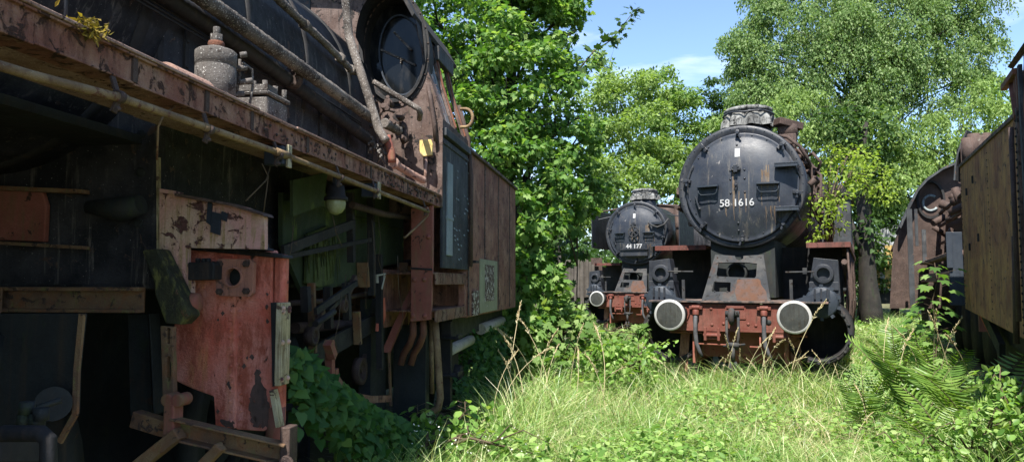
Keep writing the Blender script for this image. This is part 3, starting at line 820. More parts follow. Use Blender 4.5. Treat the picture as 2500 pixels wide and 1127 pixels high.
# ash pan and linkage in the shade below
b = MB()
splate(b, [(690, 470), (800, 500), (985, 560), (985, 640), (900, 655), (820, 700), (740, 715), (690, 600)], 1.0, .03)
b.build('ash_pan', M['green'], loco)
b = MB()
splate(b, [(700, 490), (900, 455), (985, 475), (985, 560), (800, 508)], 1.02, .02); splate(b, [(715, 440), (800, 420), (790, 500), (716, 528)], 1.12, .02)
b.build('ash_pan_upper', M['green'], loco)
b = MB()
splate(b, [(752, 570), (800, 552), (818, 560), (816, 690), (780, 700), (748, 690)], 1.035, .02)
for k in range(60):
    u = random.uniform(752, 830); v0 = random.uniform(570, 640); pa = s_(u, v0, 1.04); pb = s_(u + 1, v0 + random.uniform(20, 60), 1.04)
    b.tube([pa, pb], [.006, .002], 5)
b.build('moss_patch', M['moss'], loco)
b = MB(); b.bar(s_(690, 612, 1.15), s_(865, 545, 1.15), .02, .06); b.bar(s_(690, 628, 1.12), s_(905, 585, 1.12), .02, .03)
b.bar(s_(770, 760, 1.25), s_(870, 690, 1.25), .02, .04); b.bar(s_(800, 760, 1.2), s_(838, 720, 1.2), .03, .03)
for (u, v0, v1) in ((745, 700, 760), (855, 470, 640), (905, 470, 720), (800, 700, 800), (845, 690, 780), (925, 620, 900)): b.bar(s_(u, v0, 1.1), s_(u + 3, v1, 1.1), .05, .05, (0, 1, 0))
b.bar(s_(700, 905, 1.0), s_(960, 760, 1.0), .03, .14)
b.tube([s_(770, 790, 1.25), s_(815, 760, 1.25)], .02, 10)
b.build('brake_linkage', M['soot'], loco)
b = MB(); splate(b, [(936, 728), (940, 726), (942, 770), (934, 805), (922, 808), (926, 775)], 1.1, .02); o = b.build('sun_fleck_bar', M['redlit'], loco)  # bright red colour stands in for a sunlit fleck in the underside
b = MB(); b.bar(s_(918, 672, 1.12), s_(940, 668, 1.12), .02, .012); b.bar(s_(938, 672, 1.12), s_(930, 705, 1.12), .02, .02); b.bar(s_(920, 670, 1.12), s_(921, 690, 1.12), .02, .012); b.build('white_hook', M['creampipe'], loco)
b = MB()
cpts = [s_(812, 905, 1.25), s_(838, 948, 1.25), s_(870, 968, 1.25), s_(905, 974, 1.25), s_(952, 972, 1.25)]
for a_, c_ in zip(cpts[:-1], cpts[1:]): b.bar(a_, c_, .012, .05)
b.build('hanging_strap', M['rustbar'], loco)
b = MB()
for (u, v0, v1) in ((805, 830, 985), (815, 900, 990), (830, 970, 1000)): b.bar(s_(u, v0, 1.25), s_(u + 2, v1, 1.25), .045, .05, (0, 1, 0))
b.bar(s_(800, 835, 1.28), s_(812, 870, 1.28), .05, .05, (0, 1, 0)); b.build('sanding_gear', M['redpost'], loco)

for (p0, p1, r_) in ((s_(700, 660, .9), s_(1000, 640, .9), .03), (s_(720, 800, .85), s_(1000, 770, .85), .04), (s_(705, 740, .95), s_(900, 715, .95), .02), (s_(860, 500, 1.2), s_(1000, 530, 1.2), .025)):
    b = MB(); b.tube([p0, V(p0).lerp(V(p1), .5) + V((0, 0, -.02)), p1], r_, 10); b.build('air_pipe', M['rustpipe'], loco)
for (u, v, x_, r_) in ((878, 905, .95, .11), (835, 745, 1.1, .05), (760, 820, 1.1, .06), (915, 880, .9, .16)):
    c = s_(u, v, x_); b = MB(); b.lathe([(r_ * .6, -.03), (r_, -.03), (r_, .03), (r_ * .6, .03), (r_ * .6, -.03)], c, 'x', 24); b.bar((c[0], c[1], c[2]), (c[0], c[1] + .25, c[2] + .2), .03, .05); b.build('lever_ring', M['rustpipe'], loco)
for (u, v0, v1, w_) in ((760, 690, 860, .05), (885, 640, 700, .09), (870, 760, 840, .06), (950, 860, 990, .02), (985, 640, 900, .08)):
    b = MB(); b.bar(s_(u, v0, 1.05), s_(u + 4, v1, 1.05), w_, .03, (0, 1, 0)); b.build('hanger', M['browniron'], loco, .003)
for k in range(8):
    u = random.uniform(700, 1000); v = random.uniform(480, 760); x_ = random.uniform(1.1, 1.4)
    b = MB(); p0 = V(s_(u, v, x_)); p1 = V(s_(u + random.uniform(-30, 30), v + random.uniform(60, 220), x_))
    b.tube([p0, p0.lerp(p1, .4) + V((0, .05 * random.uniform(-1, 1), -.03)), p0.lerp(p1, .75) + V((0, .06 * random.uniform(-1, 1), -.02)), p1], .0025, 5); b.build('hanging_wire', M['twig'], loco)
b = MB(); b.tube([s_(640, 400, 1.42), s_(655, 430, 1.42), s_(650, 470, 1.42), s_(643, 520, 1.40)], .0035, 6); b.tube([s_(660, 405, 1.42), s_(650, 440, 1.42), s_(600, 490, 1.40)], .0035, 6); b.build('loose_cable', M['twig'], loco)
b = MB(); b.tube([s_(440, 250, 1.44), s_(400, 280, 1.44), s_(386, 310, 1.44), s_(383, 390, 1.40)], .004, 6); b.build('loose_wire', M['ochre'], loco)
# red post and cab steps
Yp = 6.06
b = MB(); pplate(b, [(1003, 508), (1056, 500), (1056, 640), (1052, 780), (1002, 785), (1003, 655)], Yp, .05)
post = b.build('red_post', M['redpost'], loco, .006)
b = MB(); pplate(b, [(1003, 652), (1055, 655), (1055, 660), (1003, 657)], Yp - .008, .012); b.build('post_seam', M['soot'], post)
for (u, v) in ((1012, 682), (1036, 682), (1046, 578), (1008, 770), (1037, 771)):
    b = MB(); b.dome(q(u, v, Yp), .022, (0, -1, 0), 10, .8); b.build('post_rivet', M['redpost'], post)
b = MB(); b.plate([q(930, 860, 6.2), q(1003, 700, 6.2), q(1003, 735, 6.2), q(950, 860, 6.2)], (0, .05, 0)); b.build('post_brace', M['redpost'], loco)
for (u0, v0, u1, v1, h) in ((1056, 668, 1139, 671, 28), (1056, 762, 1139, 752, 26)):
    b = MB(); p0, p1 = s_(u0, v0, 1.5), s_(u1, v1, 1.5)
    zc = p0[2]; hh = h / 285 * 1.1 * .9
    b.box(1.488, 1.5, 6.08, 7.28, zc - .09, zc); b.box(1.05, 1.5, 6.08, 7.28, zc - .002, zc + .014)
    b.build('cab_step', M['rustbar'], loco, .004)
b = MB(); b.box(1.43, 1.495, 7.22, 7.30, 1.2, 1.64); b.box(1.0, 1.03, 6.1, 7.3, 1.15, 1.65); b.build('step_hanger', M['tender'], loco, .004)
# hanging pipes under the cab
b = MB()
for u in (1008, 1033):
    b.tube([q(u, 780, 6.15), q(u + 1, 815, 6.15), q(u - 8, 840, 6.2), q(u - 22, 862, 6.3), q(u - 30, 890, 6.3)], .03, 12)
b.build('bent_pipe', M['rustorange'], loco)
b = MB(); b.tube([q(1062, 782, 6.4), q(1068, 860, 6.4), q(1075, 970, 6.4), q(1070, 995, 6.4), q(1052, 1006, 6.4), q(1030, 1006, 6.4)], .032, 12)
b.tube([q(1052, 780, 6.6), q(1055, 960, 6.6)], .02, 10); b.build('drain_pipe', M['ochre'], loco)
b = MB(); b.box(.9, 1.0, 5.9, 6.3, .2, 1.4); b.box(1.0, 1.3, 6.5, 6.62, .1, 1.15); b.build('trailing_frame', M['dark'], loco)

# cab
Yf = 6.27
wc = q(962, 118, Yf)
outer = [(.25, 1.95), (1.5, 2.20), (1.5, 2.98), (1.36, 3.42), (1.26, 3.86), (1.05, 4.18), (.6, 4.4), (.25, 4.45)]
hole = oval(wc[0], wc[2], .285, .47, 36, .08)
b = MB(); b.plate([(x, Yf, z) for x, z in outer], (0, .03, 0), [[(x, Yf, z) for x, z in hole]])
fw = b.build('cab_front_wall', M['cabwall'], loco, .004)
b = MB()
for (r0, r1, ya, yb) in ((1.0, 1.09, -.035, .0), (1.0, 1.16, -.012, .0)):
    A1 = oval(wc[0], wc[2], .285 * r0, .47 * r0, 40, .08); A2 = oval(wc[0], wc[2], .285 * r1 + .0, .47 * (r1 - .02), 40, .08)
    b.plate([(x, Yf + ya, z) for x, z in A2], (0, yb - ya - .002, 0), [[(x, Yf + ya, z) for x, z in A1]])
A1 = oval(wc[0], wc[2], .285, .47, 40, .08)
n = 40; vs = [(x, Yf - .2 if z > wc[2] + .02 else Yf - .03, z) for x, z in A1] + [(x, Yf + .3, z) for x, z in A1]
b.add(vs, [(i, (i + 1) % n, n + (i + 1) % n, n + i) for i in range(n)], True)
ring = b.build('window_rim', M['soot'], fw, .003)
b = MB()
for k in range(22):
    t = 2 * math.pi * k / 22; p = oval(wc[0], wc[2], .285 * 1.12, .47 * 1.1, 22, .08)[k]; b.dome((p[0], Yf - .012, p[1]), .009, (0, -1, 0), 6)
b.build('rim_bolts', M['rustpipe'], fw)
g = oval(wc[0], wc[2], .283, .468, 40, .08)
b = MB(); b.plate([(x, Yf + .16, z) for x, z in g], (0, .012, 0)); b.build('oval_window', M['glass'], fw)
g2, g3 = oval(wc[0] + .02, wc[2] - .02, .21, .38, 40, .08), oval(wc[0] + .02, wc[2] - .02, .195, .365, 40, .08)
b = MB(); b.plate([(x, Yf + .13, z) for x, z in g2], (0, .02, 0), [[(x, Yf + .13, z) for x, z in g3]]); b.build('inner_window_frame', M['bluegrey'], fw)
b = MB()
b.bar((wc[0] - .05, Yf + .145, wc[2] + .2), (wc[0] + .12, Yf + .145, wc[2] + .02), .02, .02); b.bar((wc[0] - .19, Yf + .148, wc[2] + .05), (wc[0] + .16, Yf + .148, wc[2] - .12), .012, .018)
b.bar((wc[0] + .02, Yf + .14, wc[2] - .05), (wc[0] + .02, Yf + .14, wc[2] - .1), .01, .014); b.build('wiper', M['lag'], fw)
b = MB(); b.tube([q(1045, 208, Yf - .05), q(1052, 250, Yf - .06), q(1060, 300, Yf - .06), q(1064, 345, Yf - .05)], .02, 10); b.build('grab_rail', M['rustpipe'], fw)
b = MB(); pplate(b, [(1024, 342), (1052, 340), (1056, 352), (1054, 378), (1030, 382), (1024, 368)], Yf - .09, .03); b.build('notice_plate', M['yellow'], fw, .003)
b = MB(); b.tube([q(1040, 382, Yf - .06), q(1039, 420, Yf - .06), q(1037, 442, Yf - .06)], .014, 8); b.build('flexible_hose', M['rustdeck'], fw)
b = MB()
for k in range(10): b.dome(q(1064 + k * .5, 180 + k * 28, Yf), .008, (0, -1, 0), 6)
b.build('corner_rivets', M['cabwall'], fw)
b = MB(); b.box(1.46, 1.504, Yf - .012, Yf - .002, 2.25, 2.98); b.build('corner_strip', M['cabwall'], fw)
# cab side (slanting in above the waist) with two window openings
def side_pt(y, z):
    if z <= 2.98: return (1.5, y, z)
    if z <= 3.42: return (1.5 - .14 * (z - 2.98) / .44, y, z)
    if z <= 3.86: return (1.36 - .10 * (z - 3.42) / .44, y, z)
    return (1.26 - .21 * (z - 3.86) / .32, y, z)
b = MB()
for (ya, yb, z0, z1) in ((6.30, 7.34, 2.905, 2.98), (6.30, 6.38, 2.98, 3.42), (6.30, 6.38, 3.42, 3.86), (6.74, 6.84, 2.98, 3.42), (6.74, 6.84, 3.42, 3.86),
                         (7.16, 7.34, 2.98, 3.42), (7.16, 7.34, 3.42, 3.86), (6.30, 7.34, 3.72, 3.86)):
    o3 = -.003 if (ya == 6.30 and yb == 7.34 and z0 > 3) else 0
    P = [side_pt(ya, z0), side_pt(yb, z0), side_pt(yb, z1), side_pt(ya, z1)]
    b.plate([(p[0] + o3, p[1], p[2]) for p in P], (-.025, 0, 0))
cs = b.build('cab_side_window_frame', M['cabwall'], loco)
b = MB()
for (z0, z1) in ((2.98, 3.42), (3.42, 3.72)): b.plate([(p[0] - .03, p[1], p[2]) for p in (side_pt(6.38, z0), side_pt(6.74, z0), side_pt(6.74, z1), side_pt(6.38, z1))], (-.01, 0, 0))
b.build('side_window', M['paleglass'], cs)
b = MB()
for (z0, z1) in ((2.98, 3.42), (3.42, 3.72)): b.plate([(p[0] - .05, p[1], p[2]) for p in (side_pt(6.84, z0), side_pt(7.16, z0), side_pt(7.16, z1), side_pt(6.84, z1))], (-.01, 0, 0))
b.build('rear_side_window', M['glass'], cs)
b = MB()
for y in (6.79, 7.2): b.bar(side_pt(y, 3.0), side_pt(y, 3.42), .03, .03, (1, 0, 0)); b.bar(side_pt(y + .003, 3.42), side_pt(y, 3.72), .03, .03, (1, 0, 0))
b.build('window_post', M['rustorange'], cs)
b = MB(); b.box(1.475, 1.5, 6.30, 7.34, 1.665, 2.82); b.build('cab_side', M['cabside'], loco, .004)
b = MB(); b.box(1.44, 1.53, 6.302, 7.34, 2.835, 2.905); b.box(1.478, 1.512, 6.302, 7.30, 2.76, 2.79); b.build('waist_beam', M['cabside'], loco, .005)
b = MB(); b.box(1.5, 1.515, 6.42, 6.62, 1.78, 2.62); b.box(1.5, 1.52, 6.40, 6.64, 2.1, 2.13); b.build('cab_door_panel', M['greypanel'], loco, .004)
b = MB()
for k in range(26):
    y, z = random.uniform(6.66, 7.32), random.uniform(1.75, 2.75)
    b.plate([(1.502, y, z), (1.502, y + random.uniform(.015, .05), z + .004), (1.51, y + .02, z - .016), (1.503, y + .006, z - .012)], (.006, 0, 0))
b.build('peeling_flake', M['greypanel'], loco)
b = MB(); b.tube([(1.53, 7.34, 1.7), (1.53, 7.34, 2.6), (1.50, 7.33, 3.0), (1.40, 7.33, 3.35)], .022, 10); b.build('rear_handrail', M['rustpipe'], loco)
cR = s_(1138, 288, 1.56)
b = MB(); b.tube([(cR[0] - .06 , cR[1], cR[2] + .09)] + [(cR[0] - .01 + .075 * math.sin(t), cR[1], cR[2] + .09 * math.cos(t)) for t in np.linspace(.1, 3.0, 10)] + [(cR[0] - .06, cR[1], cR[2] - .09)], .016, 8); b.build('hand_hoop', M['ochre'], loco)
roof = [(1.315, 3.84), (1.2, 4.05), (1.0, 4.27), (.6, 4.46), (0, 4.52), (-.6, 4.46), (-1.0, 4.27), (-1.2, 4.05), (-1.3, 3.84)]
b = MB()
b.plate([(x, 6.0, z) for x, z in roof] + [(x * .985, 6.0, z - .03) for x, z in reversed(roof)], (0, 1.6, 0)); b.build('cab_roof', M['soot'], loco, .004)
b = MB(); b.box(1.28, 1.34, 6.75, 7.35, 3.66, 3.80); b.build('roof_gutter', M['cabside'], loco, .01)
b = MB(); b.box(-1.47, -1.44, 6.3, 7.34, 1.6, 3.85); b.box(-1.4, 1.4, 7.5, 7.52, 1.6, 2.6); b.plate([(x, 6.28, z) for x, z in ((-1.49, 1.6), (.24, 1.6), (.24, 4.44), (-.6, 4.4), (-1.05, 4.18), (-1.49, 3.0))], (0, .03, 0)); b.build('cab_far_wall', M['cabside'], loco)

# moss tuft lying on the beam (a thing of its own)
p = FL.world((1.49, 1.97, 2.304))
n = 220
D = rnd(n) * np.array([1, 1, .6]) + np.array([.2, -.2, .1]); D[:90, 2] -= 1.2
o = leaves('moss_tuft', np.array(p) + rnd(n) * np.array([.022, .03, .012]), D, rnd(n), RNG.uniform(.014, .042, n), T_LONG, M['mossy'])
tag(o, 'yellow moss tuft with dead stems on the rusty beam edge', 'moss')

# ------------------------------------------------------------------ tender of the left locomotive
tl = empty("tender", FL.world((0, 9.0, 0)), -R_(HL))
tag(tl, "brown streaked steel tender behind the near cab, pale peeling data panel low on its side", "tender", "locomotive tenders")
def ty(y): return y - 9.0
b = MB(); b.box(-1.48, 1.48, ty(7.42), ty(10.7), 1.18, 2.9)
body = b.build('tank', M['tender'], tl, .012)
b = MB(); b.box(1.465, 1.515, ty(7.42), ty(10.71), 2.893, 2.925); b.box(1.481, 1.49, ty(7.42), ty(7.47), 1.2, 2.89)
for y in (8.3, 9.2, 10.1): b.box(1.481, 1.486, ty(y), ty(y + .05), 1.2, 2.89)
b.build('rim', M['cabwall'], tl, .004)
b = MB()
for y in (8.32, 9.22, 10.12, 7.445):
    for k in range(26): b.dome((1.488, ty(y + .012), 1.24 + k * .064), .0085, (1, 0, 0), 6)
b.build('rivets', M['tender'], tl)
pa, pb = FL.at(1170, 618, x=1.49), FL.at(1217, 622, x=1.49)
b = MB(); b.box(1.4805, 1.494, ty(8.02), ty(9.1), 1.2, 1.80); b.build('data_panel', M['panelgreen'], tl, .002)
b = MB(); b.box(1.4945, 1.4985, ty(8.28), ty(8.85), 1.32, 1.74); b.build('peeled_paint', M['flakes'], tl)
b = MB(); b.box(1.4805, 1.5, ty(7.62), ty(7.92), 1.19, 1.45); b.build('small_hatch', M['flakes'], tl, .003)
b = MB(); b.box(1.49, 1.56, ty(7.45), ty(7.62), 1.74, 1.765); b.build('step_iron', M['soot'], tl)
b = MB(); b.box(-1.3, 1.3, ty(7.5), ty(10.6), .95, 1.17); b.box(1.0, 1.05, ty(7.6), ty(10.5), .45, 1.0); b.box(-.36, -.31, ty(7.42), ty(10.6), .02, 1.0); b.build('underframe', M['dark'], tl)  # low centre plate is added to block the bright gap beneath
b = MB(); b.bar((1.32, ty(7.2), .15), (1.32, ty(7.2), 1.15), .1, .08, (0, 1, 0))
for z in (.3, .62, .98): b.box(1.3, 1.46, ty(7.1), ty(7.3), z, z + .02); b.box(1.44, 1.46, ty(7.1), ty(7.3), z, z + .05)
b.build('step_ladder', M['soot'], tl, .004)
for y in (8.1, 9.9):
    b = MB(); b.lathe([(0, -.06), (.4, -.06), (.5, -.06), (.52, .07), (0, .07)], (.78, ty(y), .5), 'x', 32); b.build('wheel', M['dark'], tl)
    b = MB(); b.box(1.05, 1.2, ty(y - .15), ty(y + .15), .35, .75); b.lathe([(0, .22), (.1, .22), (.12, .15), (.12, .0)], (1.05, ty(y), .52), 'x', 16); b.build('axle_box', M['soot'], tl, .01)
b = MB(); b.tube([FL.at(1106, 828, x=1.3)[:1] + (ty(7.3), .85), (1.3, ty(8.4), .88)], .06, 14); b.tube([(1.32, ty(8.9), .97), (1.32, ty(10.4), 1.0)], .065, 14, wob=.03)
b.build('injector_pipe', M['creampipe'], tl)
# coal / scrap heap inside the tank
b = MB()
for k in range(60):
    c = (random.uniform(-1.2, 1.2), random.uniform(-1.4, 1.5), 2.9 + random.uniform(-.05, .05)); b.dome(c, random.uniform(.08, .2), (random.uniform(-.4, .4), random.uniform(-.4, .4), 1), 7)
b.build('coal_load', M['soot'], tl)
# ================================================================== LOCOMOTIVES SEEN FROM THE FRONT
def steam_front(fr, label, number, full):
    """a big two-buffer goods engine; full = the near one with all its detail"""
    root = frame_root("steam_locomotive", fr, label, "locomotive", "derelict steam locomotives")
    at = lambda u, v, y: FA.at(u, v, y=y)          # measured on the near engine; both share the drawing
    ZC, R, YS = 3.09, 1.0, 1.3
    # --- smokebox, ring and door
    b = MB(); b.lathe([(.86, 0.03), (.93, 0.0), (.985, 0.0), (1.0, .015), (1.0, 2.2), (.5, 2.2)], (0, YS, ZC), 'y', 72)
    sb = b.build('smokebox', M['black'], root)
    b = MB()
    for k in range(44):
        a = 2 * math.pi * k / 44; b.dome((.955 * math.cos(a), YS, ZC + .955 * math.sin(a)), .011, (0, -1, 0), 6)
    for y in (.25, .35):
        for k in range(50): a = 2 * math.pi * k / 50; b.dome((1.0 * math.cos(a), YS + y, ZC + 1.0 * math.sin(a)), .011, (math.cos(a), 0, math.sin(a)), 6)
    b.build('rivets', M['black'], sb)
    DR = .885
    prof = [(DR, .02), (DR, -.045), (DR - .015, -.055), (DR - .035, -.05), (.80, -.062), (.68, -.105), (.52, -.148), (.32, -.178), (.12, -.19), (0, -.191)]
    b = MB(); b.lathe(prof, (.02, YS, ZC - .02), 'y', 72)
    door = b.build('smokebox_door', M['door'], root)
    def dy(x, z):
        r = math.hypot(x - .02, z + .02)
        pr = sorted(prof[3:])
        return YS + float(np.interp(r, [p[0] for p in pr], [p[1] for p in pr]))
    def dpt(x, z, off=0.0): return (x, dy(x, z) - off, ZC + z)
    # curved handrail bead on the left edge
    b = MB()
    b.tube([(.02 + .845 * math.cos(a), YS - .085, ZC - .02 + .845 * math.sin(a)) for a in np.linspace(R_(152), R_(186), 10)], .009, 8)
    b.build('edge_rail', M['pedestal'], door)
    # U-shaped foot irons
    for cx in (-.475, .455):
        b = MB(); zt = .0
        b.plate([dpt(cx - .17, zt - .012, .13), dpt(cx + .17, zt - .012, .13), dpt(cx + .17, zt - .012, .0), dpt(cx - .17, zt - .012, .0)], (0, 0, .024))
        b.tube([dpt(cx - .165, zt, .1), dpt(cx - .15, zt - .10, .09), dpt(cx - .11, zt - .135, .08), dpt(cx + .11, zt - .135, .08), dpt(cx + .15, zt - .10, .09), dpt(cx + .165, zt, .1)], .008, 8)
        b.build('foot_iron', M['bluegrey'], door)
    # lamp iron, top clamp, centre fittings
    b = MB(); c = dpt(-.03, .27, 0)
    b.box(c[0] - .075, c[0] + .075, c[1] - .07, c[1] + .01, c[2] - .035, c[2]); b.box(c[0] - .055, c[0] + .055, c[1] - .075, c[1] - .02, c[2], c[2] + .03); b.box(c[0] - .03, c[0] + .03, c[1] - .09, c[1] - .03, c[2] - .07, c[2] + .05)
    b.build('lamp_iron', M['black'], door, .004)
    b = MB(); c = dpt(-.03, .0, .02); b.plate([(c[0], c[1], c[2] + .09), (c[0] + .028, c[1], c[2]), (c[0], c[1], c[2] - .1), (c[0] - .028, c[1], c[2])], (0, -.03, 0)); b.tube([c, (c[0], c[1] - .05, c[2])], .018, 8); b.build('door_dart', M['black'], door, .003)
    b = MB()
    for z in (.66, .24, .1, -.12, -.6, -.72):
        for x in ((-.02,) if abs(z) > .5 else (-.12, .1)): b.dome(dpt(x, z), .018, (0, -1, 0), 8)
    for a in np.linspace(R_(60), R_(310), 16): b.dome((.02 + .83 * math.cos(a), YS - .06, ZC + .83 * math.sin(a)), .012, (0, -1, 0), 6)
    b.build('door_rivets', M['black'], door)
    # clamps (dogs) round the rim
    for a, l in ((131, .16), (44, .16), (172, .12), (226, .16), (315, .2), (350, .1), (92, .09), (271, .11)):
        a = R_(a); ca, sa = math.cos(a), math.sin(a)
        b = MB(); p0 = (.02 + .80 * ca, YS - .085, ZC + .80 * sa); p1 = (.02 + (.86 + l * .6) * ca, YS - .05, ZC + (.86 + l * .6) * sa)
        b.bar(p0, p1, .05, .055, (0, 1, 0)); m_ = V(p0).lerp(V(p1), .55)
        b.tube([m_, m_ + V((0, -.085, 0))], .032, 6); b.bar(m_ + V((0, -.05, .02)), m_ + V((.05 * sa, -.06, -.09)), .03, .03)
        b.build('door_clamp', M['black'], door, .004)
    b = MB()
    b.bar(dpt(-.69, -.15, .05), dpt(-.63, -.36, .04), .025, .02); b.bar(dpt(-.7, -.15, .0), dpt(-.69, -.15, .06), .02, .02); b.bar(dpt(-.63, -.36, -.02), dpt(-.62, -.34, .06), .02, .02); b.build('hook', M['black'], door)
    b = MB(); b.plate([dpt(-.05, .46, .004), dpt(.03, .46, .004), dpt(.03, .6, .004), dpt(-.05, .6, .004)], (0, -.003, 0)); o = b.build('stencil_patch', M['num'], door)
    rr = random.Random(4)
    b = MB()
    for k in range(26):
        x0 = rr.choice((rr.uniform(.34, .62), rr.uniform(.34, .62), rr.uniform(-.1, .08), rr.uniform(-.62, .62))); z0 = rr.choice((-.02, -.14, .3, -.35)) if abs(x0) > .2 else rr.choice((.25, .1, -.1)); L_ = rr.uniform(.12, .5); w_ = rr.uniform(.004, .014)
        if k % 3 == 0 and .3 < x0: z0 = rr.uniform(.1, .25)
        L_ = min(L_, max(.05, z0 + math.sqrt(max(.02, .72 - x0 * x0))))
        seg = 8; vs = []
        for i in range(seg + 1):
            t = i / seg; ww = w_ * (1 - .75 * t) * rr.uniform(.7, 1.3); xx = x0 + .004 * math.sin(k + 5 * t)
            vs += [dpt(xx - ww, z0 - L_ * t, .0022), dpt(xx + ww, z0 - L_ * t, .0022)]
        b.add(vs, [(2 * i, 2 * i + 1, 2 * i + 3, 2 * i + 2) for i in range(seg)])
    b.build('rust_stains', M['runstain'], door)
    # steps on the right of the ring
    for z in (.3, -.385):
        b = MB(); b.box(.56, .90, YS - .27, YS - .03, ZC + z - .025, ZC + z); b.box(.56, .90, YS - .27, YS - .258, ZC + z - .06, ZC + z + .01); b.bar((.85, YS - .22, ZC + z - .03), (.9, YS, ZC + z - .2), .03, .02)
        b.build('smokebox_step', M['bluegrey'], root, .003)
    if full:
        text_mesh(number, .165, M['num'], door, (-.03, dy(-.03, -.28) - .002, ZC - .285), (R_(90), 0, 0), 'engine_number', .0015)
    else:
        b = MB(); b.box(-.44, .42, YS - .25, YS - .235, ZC - .72, ZC - .5); b.box(-.44, .42, YS - .30, YS - .1, ZC - .535, ZC - .52)
        b.build('number_board', M['black'], door)
        text_mesh(number, .185, M['num'], door, (.0, YS - .256, ZC - .43), (R_(90), 0, 0), 'engine_number', .004)
        b = MB(); b.box(-.36, .36, YS - .25, YS - .24, ZC - .52, ZC - .35); b.build('number_plate', M['black'], door)
        b = MB(); cw = (0, YS - .3, ZC + .02)
        b.tube([(cw[0] + .16 * math.cos(t), cw[1], cw[2] + .16 * math.sin(t)) for t in np.linspace(0, 2 * math.pi, 25)], .018, 8)
        for k in range(5): a = 2 * math.pi * k / 5 + .3; b.tube([cw, (cw[0] + .16 * math.cos(a), cw[1], cw[2] + .16 * math.sin(a))], .013, 6)
        b.tube([cw, (0, YS - .15, ZC + .02)], .04, 10); b.build('hand_wheel', M['pedestal'], door)
        b = MB(); b.bar((0, YS - .28, ZC), (-.1, YS - .28, ZC - .24), .03, .02); b.bar((0, YS - .28, ZC), (.14, YS - .28, ZC - .26), .03, .02); b.build('door_lever', M['black'], door)
        b = MB(); b.tube([(.45, YS - .2, ZC + .28), (.6, YS - .3, ZC + .2), (.75, YS - .3, ZC + .14), (.95, YS - .25, ZC + .22), (1.05, YS - .1, ZC + .4)], .03, 8); b.build('handrail', M['pedestal'], door)
    # --- boiler and everything along it
    b = MB(); b.lathe([(.3, 2.2), (.9, 2.2), (.9, 7.2), (1.0, 7.25), (1.0, 9.4), (.3, 9.4)], (0, YS, ZC), 'y', 56); boil = b.build('boiler', M['boiler'], root)
    b = MB(); b.box(-.95, .95, YS + 7.2, YS + 9.4, 1.4, ZC); b.build('firebox', M['boiler'], root)
    b = MB(); b.lathe([(.36, -.25), (.4, .0), (.36, .12), (.31, .22), (.31, .42), (.35, .46), (.35, .5), (.3, .5)], (.02, YS + 1.0, ZC + .96), 'z', 40)
    ch = b.build('chimney', M['black'], root)
    fold = lambda th, i: 1 + (.10 * math.sin(9 * th + .7) + .05 * math.sin(17 * th)) * (.2, .5, 1, 1.2)[min(i, 3)]
    b = MB(); b.lathe([(.37, .44), (.385, .38), (.43, .28), (.44, .17)], (.02, YS + 1.0, ZC + .96), 'z', 120, True, fold); b.build('tarpaulin_skirt', M['tarp'], ch)
    b = MB(); b.lathe([(.0, .53), (.33, .525), (.395, .50), (.41, .475), (.40, .44), (.37, .43)], (.02, YS + 1.0, ZC + .96), 'z', 60, True, lambda th, i: 1 + .02 * math.sin(13 * th + i)); b.build('chimney_cover', M['tarp'], ch)
    b = MB(); b.tube([(.02 + .425 * math.cos(t), YS + 1.0 + .425 * math.sin(t), ZC + .96 + .40 + .01 * math.sin(5 * t)) for t in np.linspace(0, 2 * math.pi, 40)], .016, 6); b.build('rope', M['black'], ch)
    b = MB(); b.lathe([(.45, -.1), (.42, .2), (.36, .36), (.2, .44), (0, .46)], (0, YS + 4.2, ZC + .85), 'z', 36); b.build('dome', M['rustpipe'], root)
    b = MB(); b.box(-.35, .35, YS + 5.3, YS + 6.2, ZC + .8, ZC + 1.2); b.build('sand_box', M['rustpipe'], root, .05)
    # right-hand pipework and turbo generator
    if full:
        b = MB()
        b.lathe([(0, -.12), (.12, -.12), (.15, -.08), (.15, .14), (.1, .2), (0, .2)], (.62, YS + 1.1, ZC + 1.06), 'x', 20); b.box(.45, .8, YS + .95, YS + 1.25, ZC + .8, ZC + .98)
        b.bar((.5, YS + .9, ZC + 1.2), (.85, YS + 1.2, ZC + 1.12), .2, .12)
        b.build('turbo_generator', M['rustpipe'], root, .01)
        def bpt(a, y, off): return ((1.0 + off) * math.sin(R_(a)), YS + y, ZC + (1.0 + off) * math.cos(R_(a)))
        b = MB()
        b.tube([bpt(33, .6, .06), bpt(42, .35, .08), bpt(55, .3, .1), bpt(68, .5, .1), bpt(85, .9, .08)], .028, 8)
        for a, o_ in ((48, .05), (57, .08), (64, .06), (74, .08)):
            b.tube([bpt(a, .9, o_), bpt(a + 2, 3, o_ - .05), bpt(a + 1, 7, o_ - .05)], random.uniform(.022, .045), 8)
        for k in range(7):
            y = .5 + k * .5; b.tube([bpt(50, y, .05), bpt(70, y + .1, .12), bpt(95, y, .06), bpt(112, y + .05, .1)], random.uniform(.015, .03), 8)
        b.tube([bpt(58, 1.2, .05), bpt(60, .9, .22), bpt(70, .8, .26), bpt(76, 1.1, .12)], .025, 8)
        b.tube([bpt(66, 1.2, .12), bpt(80, .8, .2), bpt(104, .7, .2), bpt(115, .8, .1)], .022, 8)
        b.build('boiler_pipework', M['rustpipe'], root)
        b = MB()
        for k in range(40):
            c = bpt(random.uniform(48, 100), random.uniform(.4, 3.5), random.uniform(.0, .12)); s = random.uniform(.03, .09); d = V((random.uniform(-1, 1), random.uniform(-1, 1), random.uniform(-1, 1)))
            b.tube([V(c), V(c) + d.normalized() * s * 1.6], s * .7, 8)
        b.build('boiler_fittings', M['rustpipe'], root, .004)
        b = MB()
